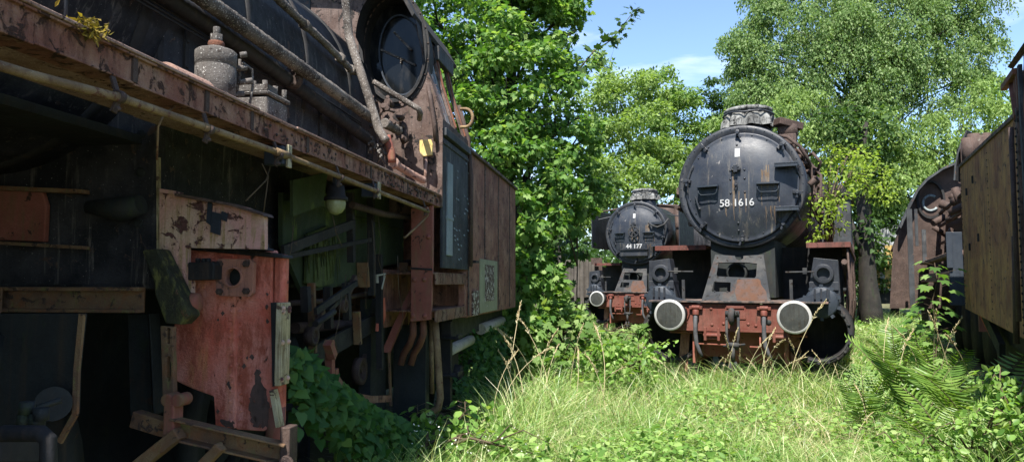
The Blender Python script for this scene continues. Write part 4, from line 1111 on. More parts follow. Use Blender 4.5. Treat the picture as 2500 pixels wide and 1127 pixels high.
        for k in range(40):
            c = bpt(random.uniform(-118, -85), random.uniform(.05, 2.5), random.uniform(.0, .1)); s = random.uniform(.03, .08); d = V((random.uniform(-1, 1), random.uniform(-1, 1), random.uniform(-1, 1)))
            b.tube([V(c), V(c) + d.normalized() * s * 1.8], s * .6, 7)
        b.tube([bpt(-88, .2, .05), bpt(-92, 3, .06)], .03, 8); b.tube([bpt(-105, .1, .1), bpt(-108, 2.5, .08)], .035, 8)
        b.build('left_pipework', M['rustpipe'], root)
    else:
        b = MB(); b.tube([(.2, YS + 1.6, ZC + 1.02), (.9, YS + 1.2, ZC + .9), (1.25, YS + 1.2, ZC + .75), (1.3, YS + 1.2, ZC + .3)], .05, 10); b.tube([(1.15, YS + .8, ZC + .9), (1.2, YS + .8, ZC - .6)], .12, 12); b.tube([(-1.3, YS + .6, ZC + .78), (-.7, YS + .7, ZC + .86)], .03, 8)
        b.tube([(1.3, YS + .7, ZC + .85), (.6, YS + .8, ZC + .93)], .04, 8)
        b.build('boiler_pipework', M['rustpipe'], root)
        # wing plates beside the smokebox
        for sx in (-1, 1):
            b = MB(); b.box(min(sx * 1.38, sx * 1.41), max(sx * 1.38, sx * 1.41), YS - .2, YS + 1.9, ZC - .45, ZC + .8)
            b.bar((sx * 1.38, YS + .4, ZC + .5), (sx * .9, YS + .5, ZC + .6), .04, .03); b.build('smoke_deflector', M['black'], root, .01)
    # --- running boards
    zr = 2.15
    for sx in (-1, 1):
        b = MB()
        xa, xb = (-1.5, -.62) if sx < 0 else (.95, 1.6)
        b.box(xa, xb, YS + .35, YS + 8.0, zr, zr + .02); b.box(xa + .002, xb - .002, YS + .34, YS + .355, zr - .06, zr + .022)
        if sx > 0: b.box(xb - .02, xb, YS + .36, YS + 8, zr - .09, zr - .001)
        b.build('running_board', M['rededge'], root, .003)
        b = MB()
        x0, x1 = (-1.42, -.5) if sx < 0 else (.5, 1.45)
        b.box(x0, x1, YS + 1.3, YS + 1.34, 1.1, zr - .002)
        b.build('front_screen_plate', M['soot'], root)
    # saddle
    b = MB(); b.box(-.5, .5, YS + .1, YS + 2.0, 1.3, 2.25); b.build('saddle', M['dark'], root)
    # --- sloping pedestal plate
    y0, y1 = .62, YS - .05
    def pp(u, v):
        t = (740 - v) / (740 - 620.0); y = y0 + (y1 - y0) * t
        return at(u, v, y)
    outl = [(1746, 621), (1794, 624), (1797, 632), (1806, 635), (1814, 631), (1815, 624), (1864, 621), (1882, 740), (1712, 736)]
    h1 = [(1754, 641), (1786, 640), (1822, 640), (1848, 643), (1846, 674), (1842, 678), (1752, 674), (1749, 670)]
    h2 = [(1743, 687), (1784, 689), (1783, 712), (1738, 711)]
    b = MB(); b.plate([pp(*p) for p in outl], (0, .03, -.012), [[pp(*p) for p in h1], [pp(*p) for p in h2]])
    ped = b.build('pedestal_plate', M['pedestal'], root)
    b = MB(); b.plate([V(pp(*p)) + V((0, -.0025, .001)) for p in ((1800, 682), (1850, 680), (1868, 690), (1874, 736), (1800, 735), (1794, 712))], (0, .002, 0)); b.build('bare_patch', M['brownpatch'], ped)
    b = MB(); c = at(1798, 665, 1.2); b.lathe([(.13, 0), (.16, 0), (.16, .3), (.13, .3)], (c[0], c[1], c[2]), 'y', 24); b.build('blast_port', M['dark'], root)
    b = MB()
    for u, v in ((1745, 711), (1776, 712), (1757, 733), (1870, 733), (1722, 731), (1858, 628), (1752, 628)): b.dome(V(pp(u, v)), .016, (0, -1, .4), 6)
    b.build('bolts', M['pedestal'], ped)
    # --- cylinders: open bore with bolted ring, grey valve cover, small port above
    for sx in (-1, 1):
        if sx > 0: pc, pv, pb = at(1997, 808, .75), at(2006, 738, .68), at(2010, 668, .72)
        else: pc, pv, pb = at(1640, 808, .75), at(1612, 732, .68), at(1613, 667, .72)
        b = MB()
        b.lathe([(.40, 0), (.40, -.02), (.475, -.02), (.48, .05), (.48, 1.3), (.0, 1.3)], (pc[0], pc[1], pc[2] - .02), 'y', 44)
        b.lathe([(.0, .6), (.39, .6), (.40, 0)], (pc[0], pc[1], pc[2] - .02), 'y', 44)
        cyl = b.build('cylinder', M['soot'], root)
        b = MB()
        for k in range(20): a = 2 * math.pi * k / 20; hexnut(b, (pc[0] + .44 * math.cos(a), pc[1] - .02, pc[2] - .02 + .44 * math.sin(a)), (0, -1, 0), .02, .03)
        b.lathe([(.41, -.022), (.425, -.03), (.425, -.022)], (pc[0], pc[1], pc[2] - .02), 'y', 44)
        b.build('bore_ring', M['pedestal'], cyl)
        b = MB(); b.lathe([(0, -.05), (.2, -.05), (.225, -.03), (.235, .0), (.235, .3), (0, .3)], pv, 'y', 36)
        for k in range(10):
            a = 2 * math.pi * (k + .5) / 10; b.bar((pv[0] + .22 * math.cos(a), pv[1] - .01, pv[2] + .22 * math.sin(a)), (pv[0] + .265 * math.cos(a), pv[1] - .01, pv[2] + .265 * math.sin(a)), .05, .05, (0, 1, 0))
        vc = b.build('valve_cover', M['bluegrey'], cyl)
        b = MB()
        for dx in (-.085, 0, .085): b.box(pv[0] + dx - .014, pv[0] + dx + .014, pv[1] - .085, pv[1] - .05, pv[2] + .05, pv[2] + .2)
        b.build('cover_ribs', M['black'], vc)
        b = MB(); b.lathe([(.09, -.03), (.14, -.03), (.145, 0), (.145, .3), (.09, .3), (.09, -.03)], pb, 'y', 28); b.lathe([(0, .12), (.09, .12)], pb, 'y', 20)
        b.box(pb[0] - .2, pb[0] + .2, pb[1] + .02, pb[1] + .4, pb[2] - .24, pb[2] - .12)
        b.plate([(pb[0] - .24, pb[1] + .05, pb[2] - .42), (pb[0] + .22, pb[1] + .05, pb[2] - .42), (pb[0] + .2, pb[1] + .05, pb[2] + .2), (pb[0] - .13, pb[1] + .05, pb[2] + .24)] if sx > 0 else
                [(pb[0] - .22, pb[1] + .05, pb[2] - .42), (pb[0] + .24, pb[1] + .05, pb[2] - .42), (pb[0] + .13, pb[1] + .05, pb[2] + .24), (pb[0] - .2, pb[1] + .05, pb[2] + .2)], (0, .3, 0))
        b.build('valve_chest', M['black'], root, .004)
        b = MB(); b.tube([(pb[0] - sx * .12, pb[1] - .02, pb[2] + .03), (pb[0] - sx * .52, pb[1] - .02, pb[2] + .025)], .014, 8); b.box(pb[0] - sx * .25 - .03, pb[0] - sx * .25 + .03, pb[1] - .03, pb[1], pb[2] - .0, pb[2] + .09); b.build('rod_guide', M['pedestal'], root)
        b = MB(); pz = at(1668, 690, .7) if sx < 0 else at(1931, 690, .7); b.box(pz[0] - .022, pz[0] + .022, .7, .74, 1.28, pz[2] + .05); b.build('lamp_post', M['pedestal'], root)
        b = MB(); xg = sx * 1.3
        b.plate([(sx * .75, .62, 1.262), (sx * 1.32, .62, 1.262), (sx * 1.32, .62, 1.44)], (0, .03, 0)); b.build('gusset', M['bluegrey'], root)
    # --- platform, beam, buffers
    b = MB(); b.box(-1.3, 1.3, .44, YS + .55, 1.235, 1.262); b.build('front_platform', M['beamtop'], root, .004)
    b = MB(); b.box(-1.0, 1.0, .5, .53, .83, 1.215); b.box(-1.0, 1.0, .49, .6, .80, .83)
    beam = b.build('buffer_beam', M['beamred'], root, .004)
    b = MB(); b.box(-.14, .16, .486, .5, .99, 1.2); b.box(-.12, .14, .47, .486, 1.15, 1.19); b.build('hook_plate', M['beamred'], beam, .004)
    b = MB()
    for x, z in ((-.74, 1.14), (-.35, 1.14), (.42, 1.14), (-.34, .9), (.06, 1.12), (-.73, .93), (.7, 1.12), (.3, .9), (-.17, .92), (.19, .92)): b.dome((x, .5, z), .026, (0, -1, 0), 8, .6)
    b.build('beam_rivets', M['beamred'], beam)
    b = MB(); b.lathe([(0, -.002), (.042, -.002), (.042, .005)], (.48, .498, .95), 'y', 20); b.build('beam_hole', M['dark'], beam)
    b = MB(); b.bar((-.74, .49, .92), (-.68, .48, 1.06), .02, .02); b.build('lever', M['beamred'], beam)
    for sx in (-1, 1):
        x = sx * .875
        b = MB(); b.lathe([(0, .06), (.14, .06), (.14, .3), (.17, .3), (.17, .5), (0, .5)], (x, 0, 1.055), 'y', 28)
        bf = b.build('buffer', M['soot'], root)
        b = MB(); b.lathe([(0, -.0), (.1, .001), (.195, .008)], (x, 0, 1.055), 'y', 44); b.build('buffer_face', M['bufface'], bf)
        b = MB(); b.lathe([(.195, .0075), (.222, .013), (.233, .024), (.233, .05), (.12, .062)], (x, 0, 1.055), 'y', 44); b.build('white_ring', M['white'], bf)
    # hoses
    for u in (1700, 1866):
        p = at(u, 757, .5); x = p[0]
        b = MB(); b.box(x - .1, x + .1, .44, .5, 1.13, 1.18); b.tube([(x, .46, 1.12), (x, .44, 1.04)], .05, 10); b.tube([(x - .06, .46, 1.16), (x + .06, .46, 1.16)], .035, 10)
        hv = b.build('hose_valve', M['beamred'], root, .006)
        b = MB(); b.tube([(x, .44, 1.06), (x, .41, .95), (x + .0, .40, .78), (x + .01, .41, .62), (x + .05, .43, .5), (x + .09, .44, .42)], [.03, .032, .032, .032, .03, .022], 10)
        b.build('brake_hose', M['rubber'], hv)
        b = MB(); b.box(x + .12, x + .34, .5, .62, .68, .8); b.box(x + .11, x + .15, .47, .52, .66, .86); b.box(x + .31, x + .35, .47, .52, .66, .86); b.tube([(x + .1, .5, .74), (x + .36, .5, .74)], .03, 8); b.build('chain_bracket', M['beamred'], root, .006)
    b = MB(); x = -.005
    b.box(x - .05, x + .05, .32, .5, 1.0, 1.12); b.tube([(x, .3, 1.1), (x, .22, 1.12), (x, .16, 1.07), (x, .16, .99), (x, .22, .95), (x, .3, .98)], [.05, .05, .045, .045, .04, .03], 10)
    b.tube([(x - .1, .3, 1.08), (x + .1, .3, 1.08)], .045, 10)
    for dx in (-.085, .085): b.tube([(x + dx, .3, 1.08), (x + dx, .28, .75), (x + dx * .6, .28, .55)], .02, 8)
    b.tube([(x - .09, .28, .62), (x + .09, .28, .62)], .04, 10); b.tube([(x, .28, .62), (x, .28, .38)], .03, 10); b.tube([(x - .14, .27, .6), (x + .18, .25, .64)], .014, 8)
    b.tube([(x + .03, .28, .38), (x + .05, .27, .3), (x, .27, .24), (x - .05, .27, .3), (x - .03, .28, .38)], .022, 8)
    b.build('screw_coupling', M['pedestal'], root)
    # underneath
    b = MB(); b.box(-.62, .72, .95, 1.0, .38, .8); b.box(-.66, -.6, .6, 8, .3, .8); b.box(.68, .74, .6, 8, .3, .8)
    b.plate([(-.3, .93, .3), (.5, .93, .3), (.42, .93, .46), (-.2, .93, .46)], (0, .02, 0)); b.build('frame_stretcher', M['redpost'], root, .006)
    b = MB(); b.tube([(-.1, .55, .8), (-.1, .55, .6), (-.62, .55, .6)], .016, 8); b.tube([(.35, .55, .8), (.35, .55, .58), (.2, .55, .58)], .016, 8); b.tube([(-1.0, .56, .77), (-.45, .56, .77), (-.42, .56, .82)], .016, 8); b.tube([(.55, .56, .78), (1.0, .56, .76)], .016, 8); b.build('steam_heat_pipe', M['redpost'], root)
    for sx in (-1, 1):
        b = MB(); b.bar((sx * .85, .75, .15), (sx * .8, .8, .85), .14, .03, (0, 1, 0)); b.build('guard_iron', M['tender'], root)
    for y, r in ((2.0, .5), (4.0, .7), (5.5, .7), (7.0, .7), (8.5, .7)):
        b = MB()
        for sx in (-1, 1):
            x = sx * .75; b.lathe([(0, -.05), (r * .9, -.05), (r, -.06), (r + .03, .06), (r * .9, .05), (0, .05)], (x, y, r), 'x', 36)
        b.tube([(-.75, y, r), (.75, y, r)], .08, 12); b.build('wheelset', M['dark'], root)
    b = MB(); b.box(1.0, 1.08, 3.0, 8.6, .62, .78); b.bar((1.15, 1.8, .78), (1.1, 5.2, .7), .08, .12)
    b.build('side_rods', M['rustpipe'], root, .01)
    # side clutter: pipes, steps, air tanks; cab and tender
    b = MB()
    for k in range(26 if full else 8):
        y = YS + .4 + k * .3; z1 = random.uniform(1.0, 1.7)
        b.tube([(1.55, y, zr - .05), (1.56 + random.uniform(-.03, .03), y + random.uniform(-.1, .1), z1), (1.5, y, .5)], random.uniform(.012, .035), 7)
        if k % 3 == 0: b.tube([(1.5, y, random.uniform(1, 2)), (1.52, y + 1.2, random.uniform(1, 2))], random.uniform(.02, .06), 8)
    b.box(1.2, 1.5, 3.0, 6.5, 1.45, 2.0); b.build('side_pipework', M['rustpipe'], root)
    b = MB(); b.box(-1.5, 1.5, YS + 9.4, YS + 11.3, 1.3, 3.9); b.build('cab', M['cabside'], root, .05)
    b = MB(); rp = [(1.58, 3.86), (1.3, 4.15), (.7, 4.33), (0, 4.38), (-.7, 4.33), (-1.3, 4.15), (-1.58, 3.86)]
    b.plate([(x, YS + 9.3, z) for x, z in rp], (0, 2.3, 0)); b.build('cab_roof', M['soot'], root)
    b = MB(); b.box(1.5, 1.515, YS + 9.8, YS + 10.6, 2.9, 3.6); b.build('cab_window', M['glass'], root)
    return root

steam_front(FA, "black steam engine numbered 58 1616 facing us with red beam and white-ringed buffers", "58 1616", True)
steam_front(FB, "black steam engine numbered 44 177 with handwheel on its door, behind the larger-looking 58 1616", "44 177", False)

def plain_tender(fr, y0, label, mat, n=6.0):
    o = empty("tender", fr.world((0, y0, 0)), -R_(fr.deg)); tag(o, label, "tender", "locomotive tenders")
    b = MB(); b.box(-1.48, 1.48, 0, n, 1.2, 2.95); b.build('tank', mat, o, .02)
    b = MB(); b.box(-1.5, 1.5, -.01, n + .01, 2.94, 3.0); b.box(1.48, 1.5, n * .3, n * .3 + .1, 1.2, 2.93); b.box(1.48, 1.5, n * .6, n * .6 + .1, 1.2, 2.93); b.build('rim', M['rustpipe'], o)
    for k in range(4):
        b = MB()
        for sx in (-1, 1): b.lathe([(0, -.05), (.5, -.06), (.52, .06), (0, .05)], (sx * .75, .8 + k * 1.45, .5), 'x', 28)
        b.tube([(-.7, .8 + k * 1.45, .5), (.7, .8 + k * 1.45, .5)], .07, 10); b.build('wheelset', M['dark'], o)
    b = MB(); b.box(-1.1, 1.1, .2, n - .2, .85, 1.19); b.box(1.0, 1.1, .3, n - .3, .4, .9); b.build('underframe', M['rustpipe'], o)
    return o
plain_tender(FA, 12.9, "rusty tender coupled behind the engine numbered 58 1616", M['tender'])

# ================================================================== RIGHT-HAND ROW
rt = empty("tender", FRR.world((0, 9.7, 0)), -R_(HR)); rt.rotation_euler = (R_(1.9), 0, -R_(HR))
tag(rt, "large ochre and black steel tender at the right edge, tall plain side wall", "tender", "locomotive tenders")
b = MB(); b.box(-1.48, 1.48, -2.3, 2.0, 1.12, 3.05); b.build('tank', M['tender_r'], rt, .012)
b = MB(); b.box(-1.5, -1.47, -2.31, 2.01, 3.02, 3.06); b.box(-1.52, -1.481, -2.36, -2.28, 1.15, 3.06); b.build('rim', M['cabwall'], rt, .004)
b = MB()
for k in range(28): b.dome((-1.521, -2.32, 1.2 + k * .065), .012, (-1, 0, 0), 6)
for k in range(24): b.dome((-1.481, 1.9, 1.2 + k * .075), .009, (-1, 0, 0), 6); b.dome((-1.481, -.4, 1.2 + k * .075), .008, (-1, 0, 0), 6)
for (y, z) in ((1.3, 2.6), (.7, 2.7), (.4, 2.0), (1.2, 1.9)): b.box(-1.5, -1.481, y, y + .03, z, z + .09)
b.build('rivets', M['soot'], rt)
b = MB(); b.box(-1.2, 1.2, -2.2, 1.9, .8, 1.11); b.box(-1.1, -1.0, -2.2, 1.8, .4, .9); b.bar((-1.3, 1.7, 1.1), (-1.3, .4, .75), .06, .16); b.build('underframe', M['dark'], rt)
b = MB(); b.bar((-1.3, 1.95, 1.08), (-1.28, 1.2, .86), .05, .1); b.build('red_brace', M['redlit'], rt)
for y in (-1.5, 1.0):
    b = MB()
    for sx in (-1, 1): b.lathe([(0, -.05), (.5, -.06), (.52, .06), (0, .05)], (sx * .75, y, .5), 'x', 28)
    b.build('wheelset', M['dark'], rt)
b = MB(); b.tube([(-1.56, -2.35, 1.3), (-1.56, -2.35, 2.9)], .02, 8); b.tube([(-1.56, -2.2, 1.1), (-1.55, -2.25, 2.0)], .025, 8); b.build('handrail', M['rustpipe'], rt)
b = MB()
for k in range(40): b.dome((random.uniform(-1.3, 1.2), random.uniform(-2.1, 1.8), 3.03), random.uniform(.06, .18), (random.uniform(-.4, .4), random.uniform(-.4, .4), 1), 7)
b.build('scrap_load', M['rustpipe'], rt)

# nearest engine on the right: only its cab reaches the frame
rl = empty("steam_locomotive", FRR.world((0, 5.4, 0)), -R_(HR))
tag(rl, "rust-red engine cab with overhanging roof at the extreme right edge", "locomotive", "derelict steam locomotives")
b = MB(); b.box(-1.5, -1.46, -1.2, 1.75, 1.2, 2.98)
b.plate([(-1.5, -1.2, 2.98), (-1.5, 1.75, 2.98), (-1.46, 1.75, 3.45), (-1.46, -1.2, 3.45)], (.03, 0, 0)); b.box(-1.49, -1.44, 2.05, 2.12, 2.9, 3.3); b.box(-1.45, -1.42, 1.8, 2.1, 2.9, 3.2)
b.build('cab_side', M['rustorange'], rl, .006)
b = MB(); b.plate([(x, -1.6, z) for x, z in ((-1.52, 3.4), (-1.3, 3.72), (-.7, 3.95), (0, 4.0), (1.5, 3.5), (1.5, 3.4), (0, 3.92), (-.7, 3.88), (-1.27, 3.66), (-1.48, 3.38))], (0, 3.75, 0)); b.build('cab_roof', M['rustpipe'], rl)
b = MB(); b.box(-1.53, -1.50, .9, 1.4, 2.3, 3.3); b.box(-1.52, -1.49, 1.68, 1.74, 1.0, 3.3); b.build('door_panel', M['cabside'], rl, .004)
b = MB(); b.box(-1.4, 1.4, -1.2, 1.7, .8, 1.2); b.box(-1.45, -1.2, .9, 1.7, .5, .55); b.box(1.42, 1.46, -1.2, 1.7, 1.2, 3.45); b.build('cab_floor', M['dark'], rl)
b = MB(); b.bar((-1.5, 1.9, 2.9), (-1.46, 2.35, 3.35), .06, .06); b.bar((-1.5, 1.9, 3.3), (-1.5, 2.5, 3.3), .05, .05); b.box(-1.5, -1.45, 1.9, 1.96, 1.2, 3.3); b.build('rear_pillar', M['rustorange'], rl)

# second engine on the right, its smokebox behind the tender and its cab further off
fl_ = empty("steam_locomotive", FRR.world((0, 16.0, 0)), -R_(HR))
tag(fl_, "brown rusting engine beyond the right-hand tender with oval cab window and peeled plating", "locomotive", "derelict steam locomotives")
def y2(y): return y - 16.0
ZC2 = 2.75
b = MB(); b.lathe([(0, y2(12.9)), (.95, y2(12.9)), (.95, y2(19.9)), (0, y2(19.9))], (0, 0, ZC2), 'y', 48); b.build('boiler', M['rustpipe'], fl_)
b = MB(); b.lathe([(.33, -.2), (.3, .2), (.3, .62), (.36, .68), (.3, .7)], (-.1, y2(13.6), ZC2 + .9), 'z', 28); b.build('chimney', M['soot'], fl_)
b = MB()
for k in range(50):
    a = R_(random.uniform(-120, -15)); y = y2(random.uniform(12.6, 19.6)); r = .97 + random.random() * .12
    c = V((r * math.sin(a), y, ZC2 + r * math.cos(a))); d = V((random.uniform(-1, 1), random.uniform(-1, 1), random.uniform(-1, 1))).normalized()
    b.tube([c, c + d * random.uniform(.08, .4)], random.uniform(.025, .1), 8)
for z in (-.3, .1, .4): b.tube([(-1.05, y2(12.8), ZC2 + z), (-1.08, y2(16), ZC2 + z - .05), (-1.05, y2(19.8), ZC2 + z)], .035, 8)
b.build('boiler_fittings', M['rustpipe'], fl_)
# curled-up plate above the boiler
c = [FRR.at(u, v, y=14.0) for u, v in ((2328, 440), (2330, 405), (2336, 375), (2346, 345), (2358, 318))]
vs = []
for p in c: vs += [p, (p[0] + .25, p[1] + .8, p[2] + .02)]
vs = [(x, y - 16.0, z) for x, y, z in vs]
b = MB()
for i in range(4):
    b.plate([vs[2 * i], vs[2 * i + 1], vs[2 * i + 3], vs[2 * i + 2]], (.025, .0, .0))
b.build('curled_plate', M['cabside'], fl_)
b = MB()
for (u, v, w) in ((2362, 340, .1), (2375, 330, .09), (2390, 335, .08), (2405, 328, .06)):
    p = FRR.at(u, v, y=13.4); b.tube([(p[0], y2(13.3), p[2] - .4), (p[0], y2(13.3), p[2])], w, 12)
p = FRR.at(2345, 360, y=14); b.box(p[0], p[0] + .5, y2(14), y2(14.6), p[2] - .35, p[2] + .05)
b.build('safety_valves', M['rustpipe'], fl_)
# cab front with oval window
yc = 19.9
pts = [(2172, 752), (2180, 605), (2198, 560), (2218, 515), (2240, 470), (2262, 445), (2300, 418), (2345, 400), (2420, 395), (2420, 752)]
P = [FRR.at(u, v, y=yc) for u, v in pts]
oc = FRR.at(2272, 487, y=yc)
ho = [(x, z) for x, z in oval(oc[0], oc[2], .27, .42, 30)]
b = MB(); b.plate([(p[0], y2(yc), p[2]) for p in P], (0, .04, 0), [[(x, y2(yc), z) for x, z in ho]]); b.plate([(p[0], y2(yc) + .04, p[2]) for p in P[1:10]], (0, 1.9, 0))
cb = b.build('cab', M['rustpipe'], fl_)
b = MB(); b.plate([(x, y2(yc) - .06, z) for x, z in oval(oc[0], oc[2], .30, .46, 30)], (0, .08, 0), [[(x, y2(yc) - .06, z) for x, z in oval(oc[0], oc[2], .25, .40, 30)]]); b.build('window_rim', M['soot'], cb)
b = MB(); b.plate([(x, y2(yc) + .05, z) for x, z in oval(oc[0], oc[2], .26, .41, 30)], (0, .01, 0)); b.build('oval_window', M['glass'], cb)
b = MB(); b.tube([(oc[0] + .16 * math.cos(t) , y2(yc) + .03, oc[2] - .08 + .18 * math.sin(t)) for t in np.linspace(.9, 5.6, 16)], .03, 8); b.build('broken_pane', M['greypanel'], cb)
b = MB(); b.plate([(p[0] - .03 if i < 4 else p[0], y2(yc) - .35, p[2] + .05) for i, p in enumerate(P[2:9])] + [(p[0], y2(yc) - .35, p[2]) for p in reversed(P[2:9])], (0, 2.6, 0)); b.build('cab_roof', M['cabside'], cb)
b = MB(); b.box(-1.5, -1.3, y2(12.8), y2(19.8), 1.95, 2.02); b.box(-1.5, -1.42, y2(12.8), y2(22), 1.55, 1.72); b.build('running_board', M['rustdeck'], fl_, .01)
b = MB()
for (u, v0, v1, y, w) in ((2213, 470, 745, 17.5, .1), (2232, 470, 600, 18.5, .06), (2250, 520, 640, 18.5, .08)):
    p, p2 = FRR.at(u, v0 + 40, y=y), FRR.at(u, v1, y=y); b.box(p[0], p[0] + w, y2(y), y2(y) + .08, max(p2[2], .3), p[2])
b.build('hanging_post', M['cabside'], fl_)
b = MB()
for k in range(5):
    y = y2(13.6 + 1.55 * k)
    for sx in (-1, 1): b.lathe([(0, -.05), (.6, -.06), (.63, .06), (0, .05)], (sx * .75, y, .62), 'x', 28)
b.box(-.6, .6, y2(12.9), y2(21), .5, 1.7); b.box(-1.35, 1.3, y2(20.0), y2(22.5), .35, 2.1); b.build('running_gear', M['dark'], fl_)
p0, p1 = FRR.at(2318, 600, y=12.6), FRR.at(2340, 745, y=12.6)
b = MB(); b.box(p0[0] - .02, p0[0] + .16, y2(12.55), y2(12.6), p1[2], p0[2] + .2); b.build('front_screen', M['bluegrey'], fl_, .006)
b = MB(); b.box(p0[0] - .05, p0[0] + .03, y2(12.5), y2(12.54), 1.75, p0[2] + .2); b.build('blue_strip', M['bluegrey'], fl_, .006)
b = MB(); b.box(-1.25, 1.25, y2(12.3), y2(12.4), .85, 1.2); b.build('buffer_beam', M['redpost'], fl_)

# distant vehicle at the end of the right row
cv = empty("railway_coach", FRR.world((-1.35, 37, 0)), -R_(HR)); tag(cv, "distant pale grey vehicle with a yellow end, beyond the dark tree trunk", "coach")
b = MB(); b.plate([(-1.45, 0, 1.2), (1.45, 0, 1.2), (1.45, 0, 3.1), (1.1, 0, 3.8), (0, 0, 4.1), (-1.1, 0, 3.8), (-1.45, 0, 3.1)], (0, 9, 0)); b.build('body', M['coach'], cv)
b = MB(); b.box(-1.2, -.7, -.03, -.001, 1.3, 3.2); b.box(-.5, .2, -.03, -.001, 1.3, 3.2); b.build('end_panel', M['coachyellow'], cv)
b = MB(); b.box(-1.47, -1.45, 1, 2, 2.2, 2.9); b.box(-1.47, -1.45, 3, 4, 2.2, 2.9); b.build('window', M['glass'], cv)
b = MB(); b.box(-1.2, 1.2, .2, 8.8, .6, 1.19); b.build('underframe', M['dark'], cv)

# planked wagon left of the second front-on engine
ww = empty("wooden_wagon", W(1398, 690, 25.5)[:2] + (0,), -R_(20)); tag(ww, "grey weathered plank wagon half hidden by bushes, left of engine 44 177", "wagon")
b = MB()
for k in range(15):
    x = -.78 + .104 * k; b.box(x, x + .1, -.02 + random.uniform(-.012, .012), .02, .95 + random.uniform(-.05, .1), 2.2 + random.uniform(-.2, .15))
b.build('plank_end', M['wood'], ww, .004)
b = MB()
for x in (-.5, .3): b.box(x, x + .12, -.1, -.03, .8, 2.6)
b.build('stanchion', M['wood'], ww, .006)
b = MB(); b.box(.5, .9, .6, .65, 1.5, 2.4); b.build('red_panel', M['rustpipe'], ww)
b = MB(); b.box(-.8, .8, .05, 4, .8, 1.1); b.box(-.8, -.76, .05, 4, 1.1, 2.1); b.box(.74, .78, .05, 4, 1.1, 2.1); b.build('floor_frame', M['dark'], ww)
for y in (.9, 3.1):
    b = MB()
    for sx in (-1, 1): b.lathe([(0, -.05), (.45, -.06), (.47, .06), (0, .05)], (sx * .7, y, .47), 'x', 24)
    b.build('wheelset', M['dark'], ww)
# ================================================================== GROUND
def gz(x, y):
    return -.06 + .05 * math.sin(x * .9 + 1) * math.cos(y * .7) + .03 * math.sin(x * 2.3 + y * 1.7)
m, nt, p = new_mat('soil_and_litter')
tc = _n(nt, 'ShaderNodeTexCoord')
c = mixc(nt, ramp(nt, noise(nt, tc.outputs['Object'], 1.3, 8, .7), .4, .6), (.05, .06, .018), (.1, .09, .035))
c = mixc(nt, ramp(nt, noise(nt, tc.outputs['Object'], 9, 6, .7), .55, .62), c, (.16, .14, .1))
nt.links.new(c, p.inputs['Base Color']); p.inputs['Roughness'].default_value = .95
bp = _n(nt, 'ShaderNodeBump'); nt.links.new(noise(nt, tc.outputs['Object'], 14, 8, .7), bp.inputs['Height']); nt.links.new(bp.outputs[0], p.inputs['Normal'])
M['soil'] = m
xs = np.concatenate([np.linspace(-900, -30, 8), np.linspace(-24, 40, 110), np.linspace(50, 900, 8)])
ys = np.concatenate([np.linspace(-200, -10, 5), np.linspace(-6, 60, 110), np.linspace(70, 1200, 9)])
b = MB()
b.add([(x, y, gz(x, y)) for y in ys for x in xs], [(j * len(xs) + i, j * len(xs) + i + 1, (j + 1) * len(xs) + i + 1, (j + 1) * len(xs) + i) for j in range(len(ys) - 1) for i in range(len(xs) - 1)], True)
g = b.build('ground', M['soil']); tag(g, 'earth under the grass between the tracks', 'ground', kind='structure')

def to_frame(fr, x, y):
    dx, dy = x - fr.o[0], y - fr.o[1]
    return dx * fr.X[0] + dy * fr.X[1], dx * fr.Y[0] + dy * fr.Y[1]

def blocked(x, y, m=0.0):
    """inside a vehicle's footprint (arrays)"""
    lx, ly = to_frame(FL, x, y); k = (np.abs(lx) < 1.3 + m) & (ly < 10.9)
    ax, ay = to_frame(FA, x, y); k |= (np.abs(ax) < 1.3 + m) & (ay > .6 - m) & (ay < 20)
    rx, ry = to_frame(FRR, x, y); k |= (np.abs(rx) < 1.25 + m) & (ry < 22.5)
    return k

def scatter(n, d0, d1, u0, u1, power=1.0):
    """ground points, denser near the camera"""
    t = RNG.random(n)
    d = d0 * (d1 / d0) ** (t ** power)
    u = RNG.uniform(u0, u1, n)
    x = (u - CX) / FPX * d
    return x, d

GZ = np.vectorize(gz)
# grass blades: curved three-segment strips
def blades(name, x, y, z, h, w, lean, mat, az=None):
    n = len(x)
    az = RNG.uniform(0, 2 * math.pi, n) if az is None else az
    ld = np.stack([np.cos(az), np.sin(az), np.zeros(n)], 1)
    fa = RNG.uniform(0, 2 * math.pi, n)
    sd = np.stack([np.cos(fa), np.sin(fa), np.zeros(n)], 1)
    P = np.stack([x, y, z], 1)
    ts = np.array([0, .35, .7, 1.0]); ws = np.array([1, .85, .55, .0])
    V_ = []
    for t, wk in zip(ts, ws):
        c = P + ld * (lean * h * t ** 2)[:, None] + np.array([0, 0, 1.0]) * (h * (t - .35 * lean * t ** 2.5))[:, None]
        if wk > 0: V_ += [c - sd * (w * wk / 2)[:, None], c + sd * (w * wk / 2)[:, None]]
        else: V_ += [c]
    vs = np.stack(V_, 1)
    tm = np.array([(0, 1, 3), (0, 3, 2), (2, 3, 5), (2, 5, 4), (4, 5, 6)])
    tris = tm[None] + (np.arange(n) * 7)[:, None, None]
    return mesh_np(name, vs.reshape(-1, 3), tris.reshape(-1, 3), mat)

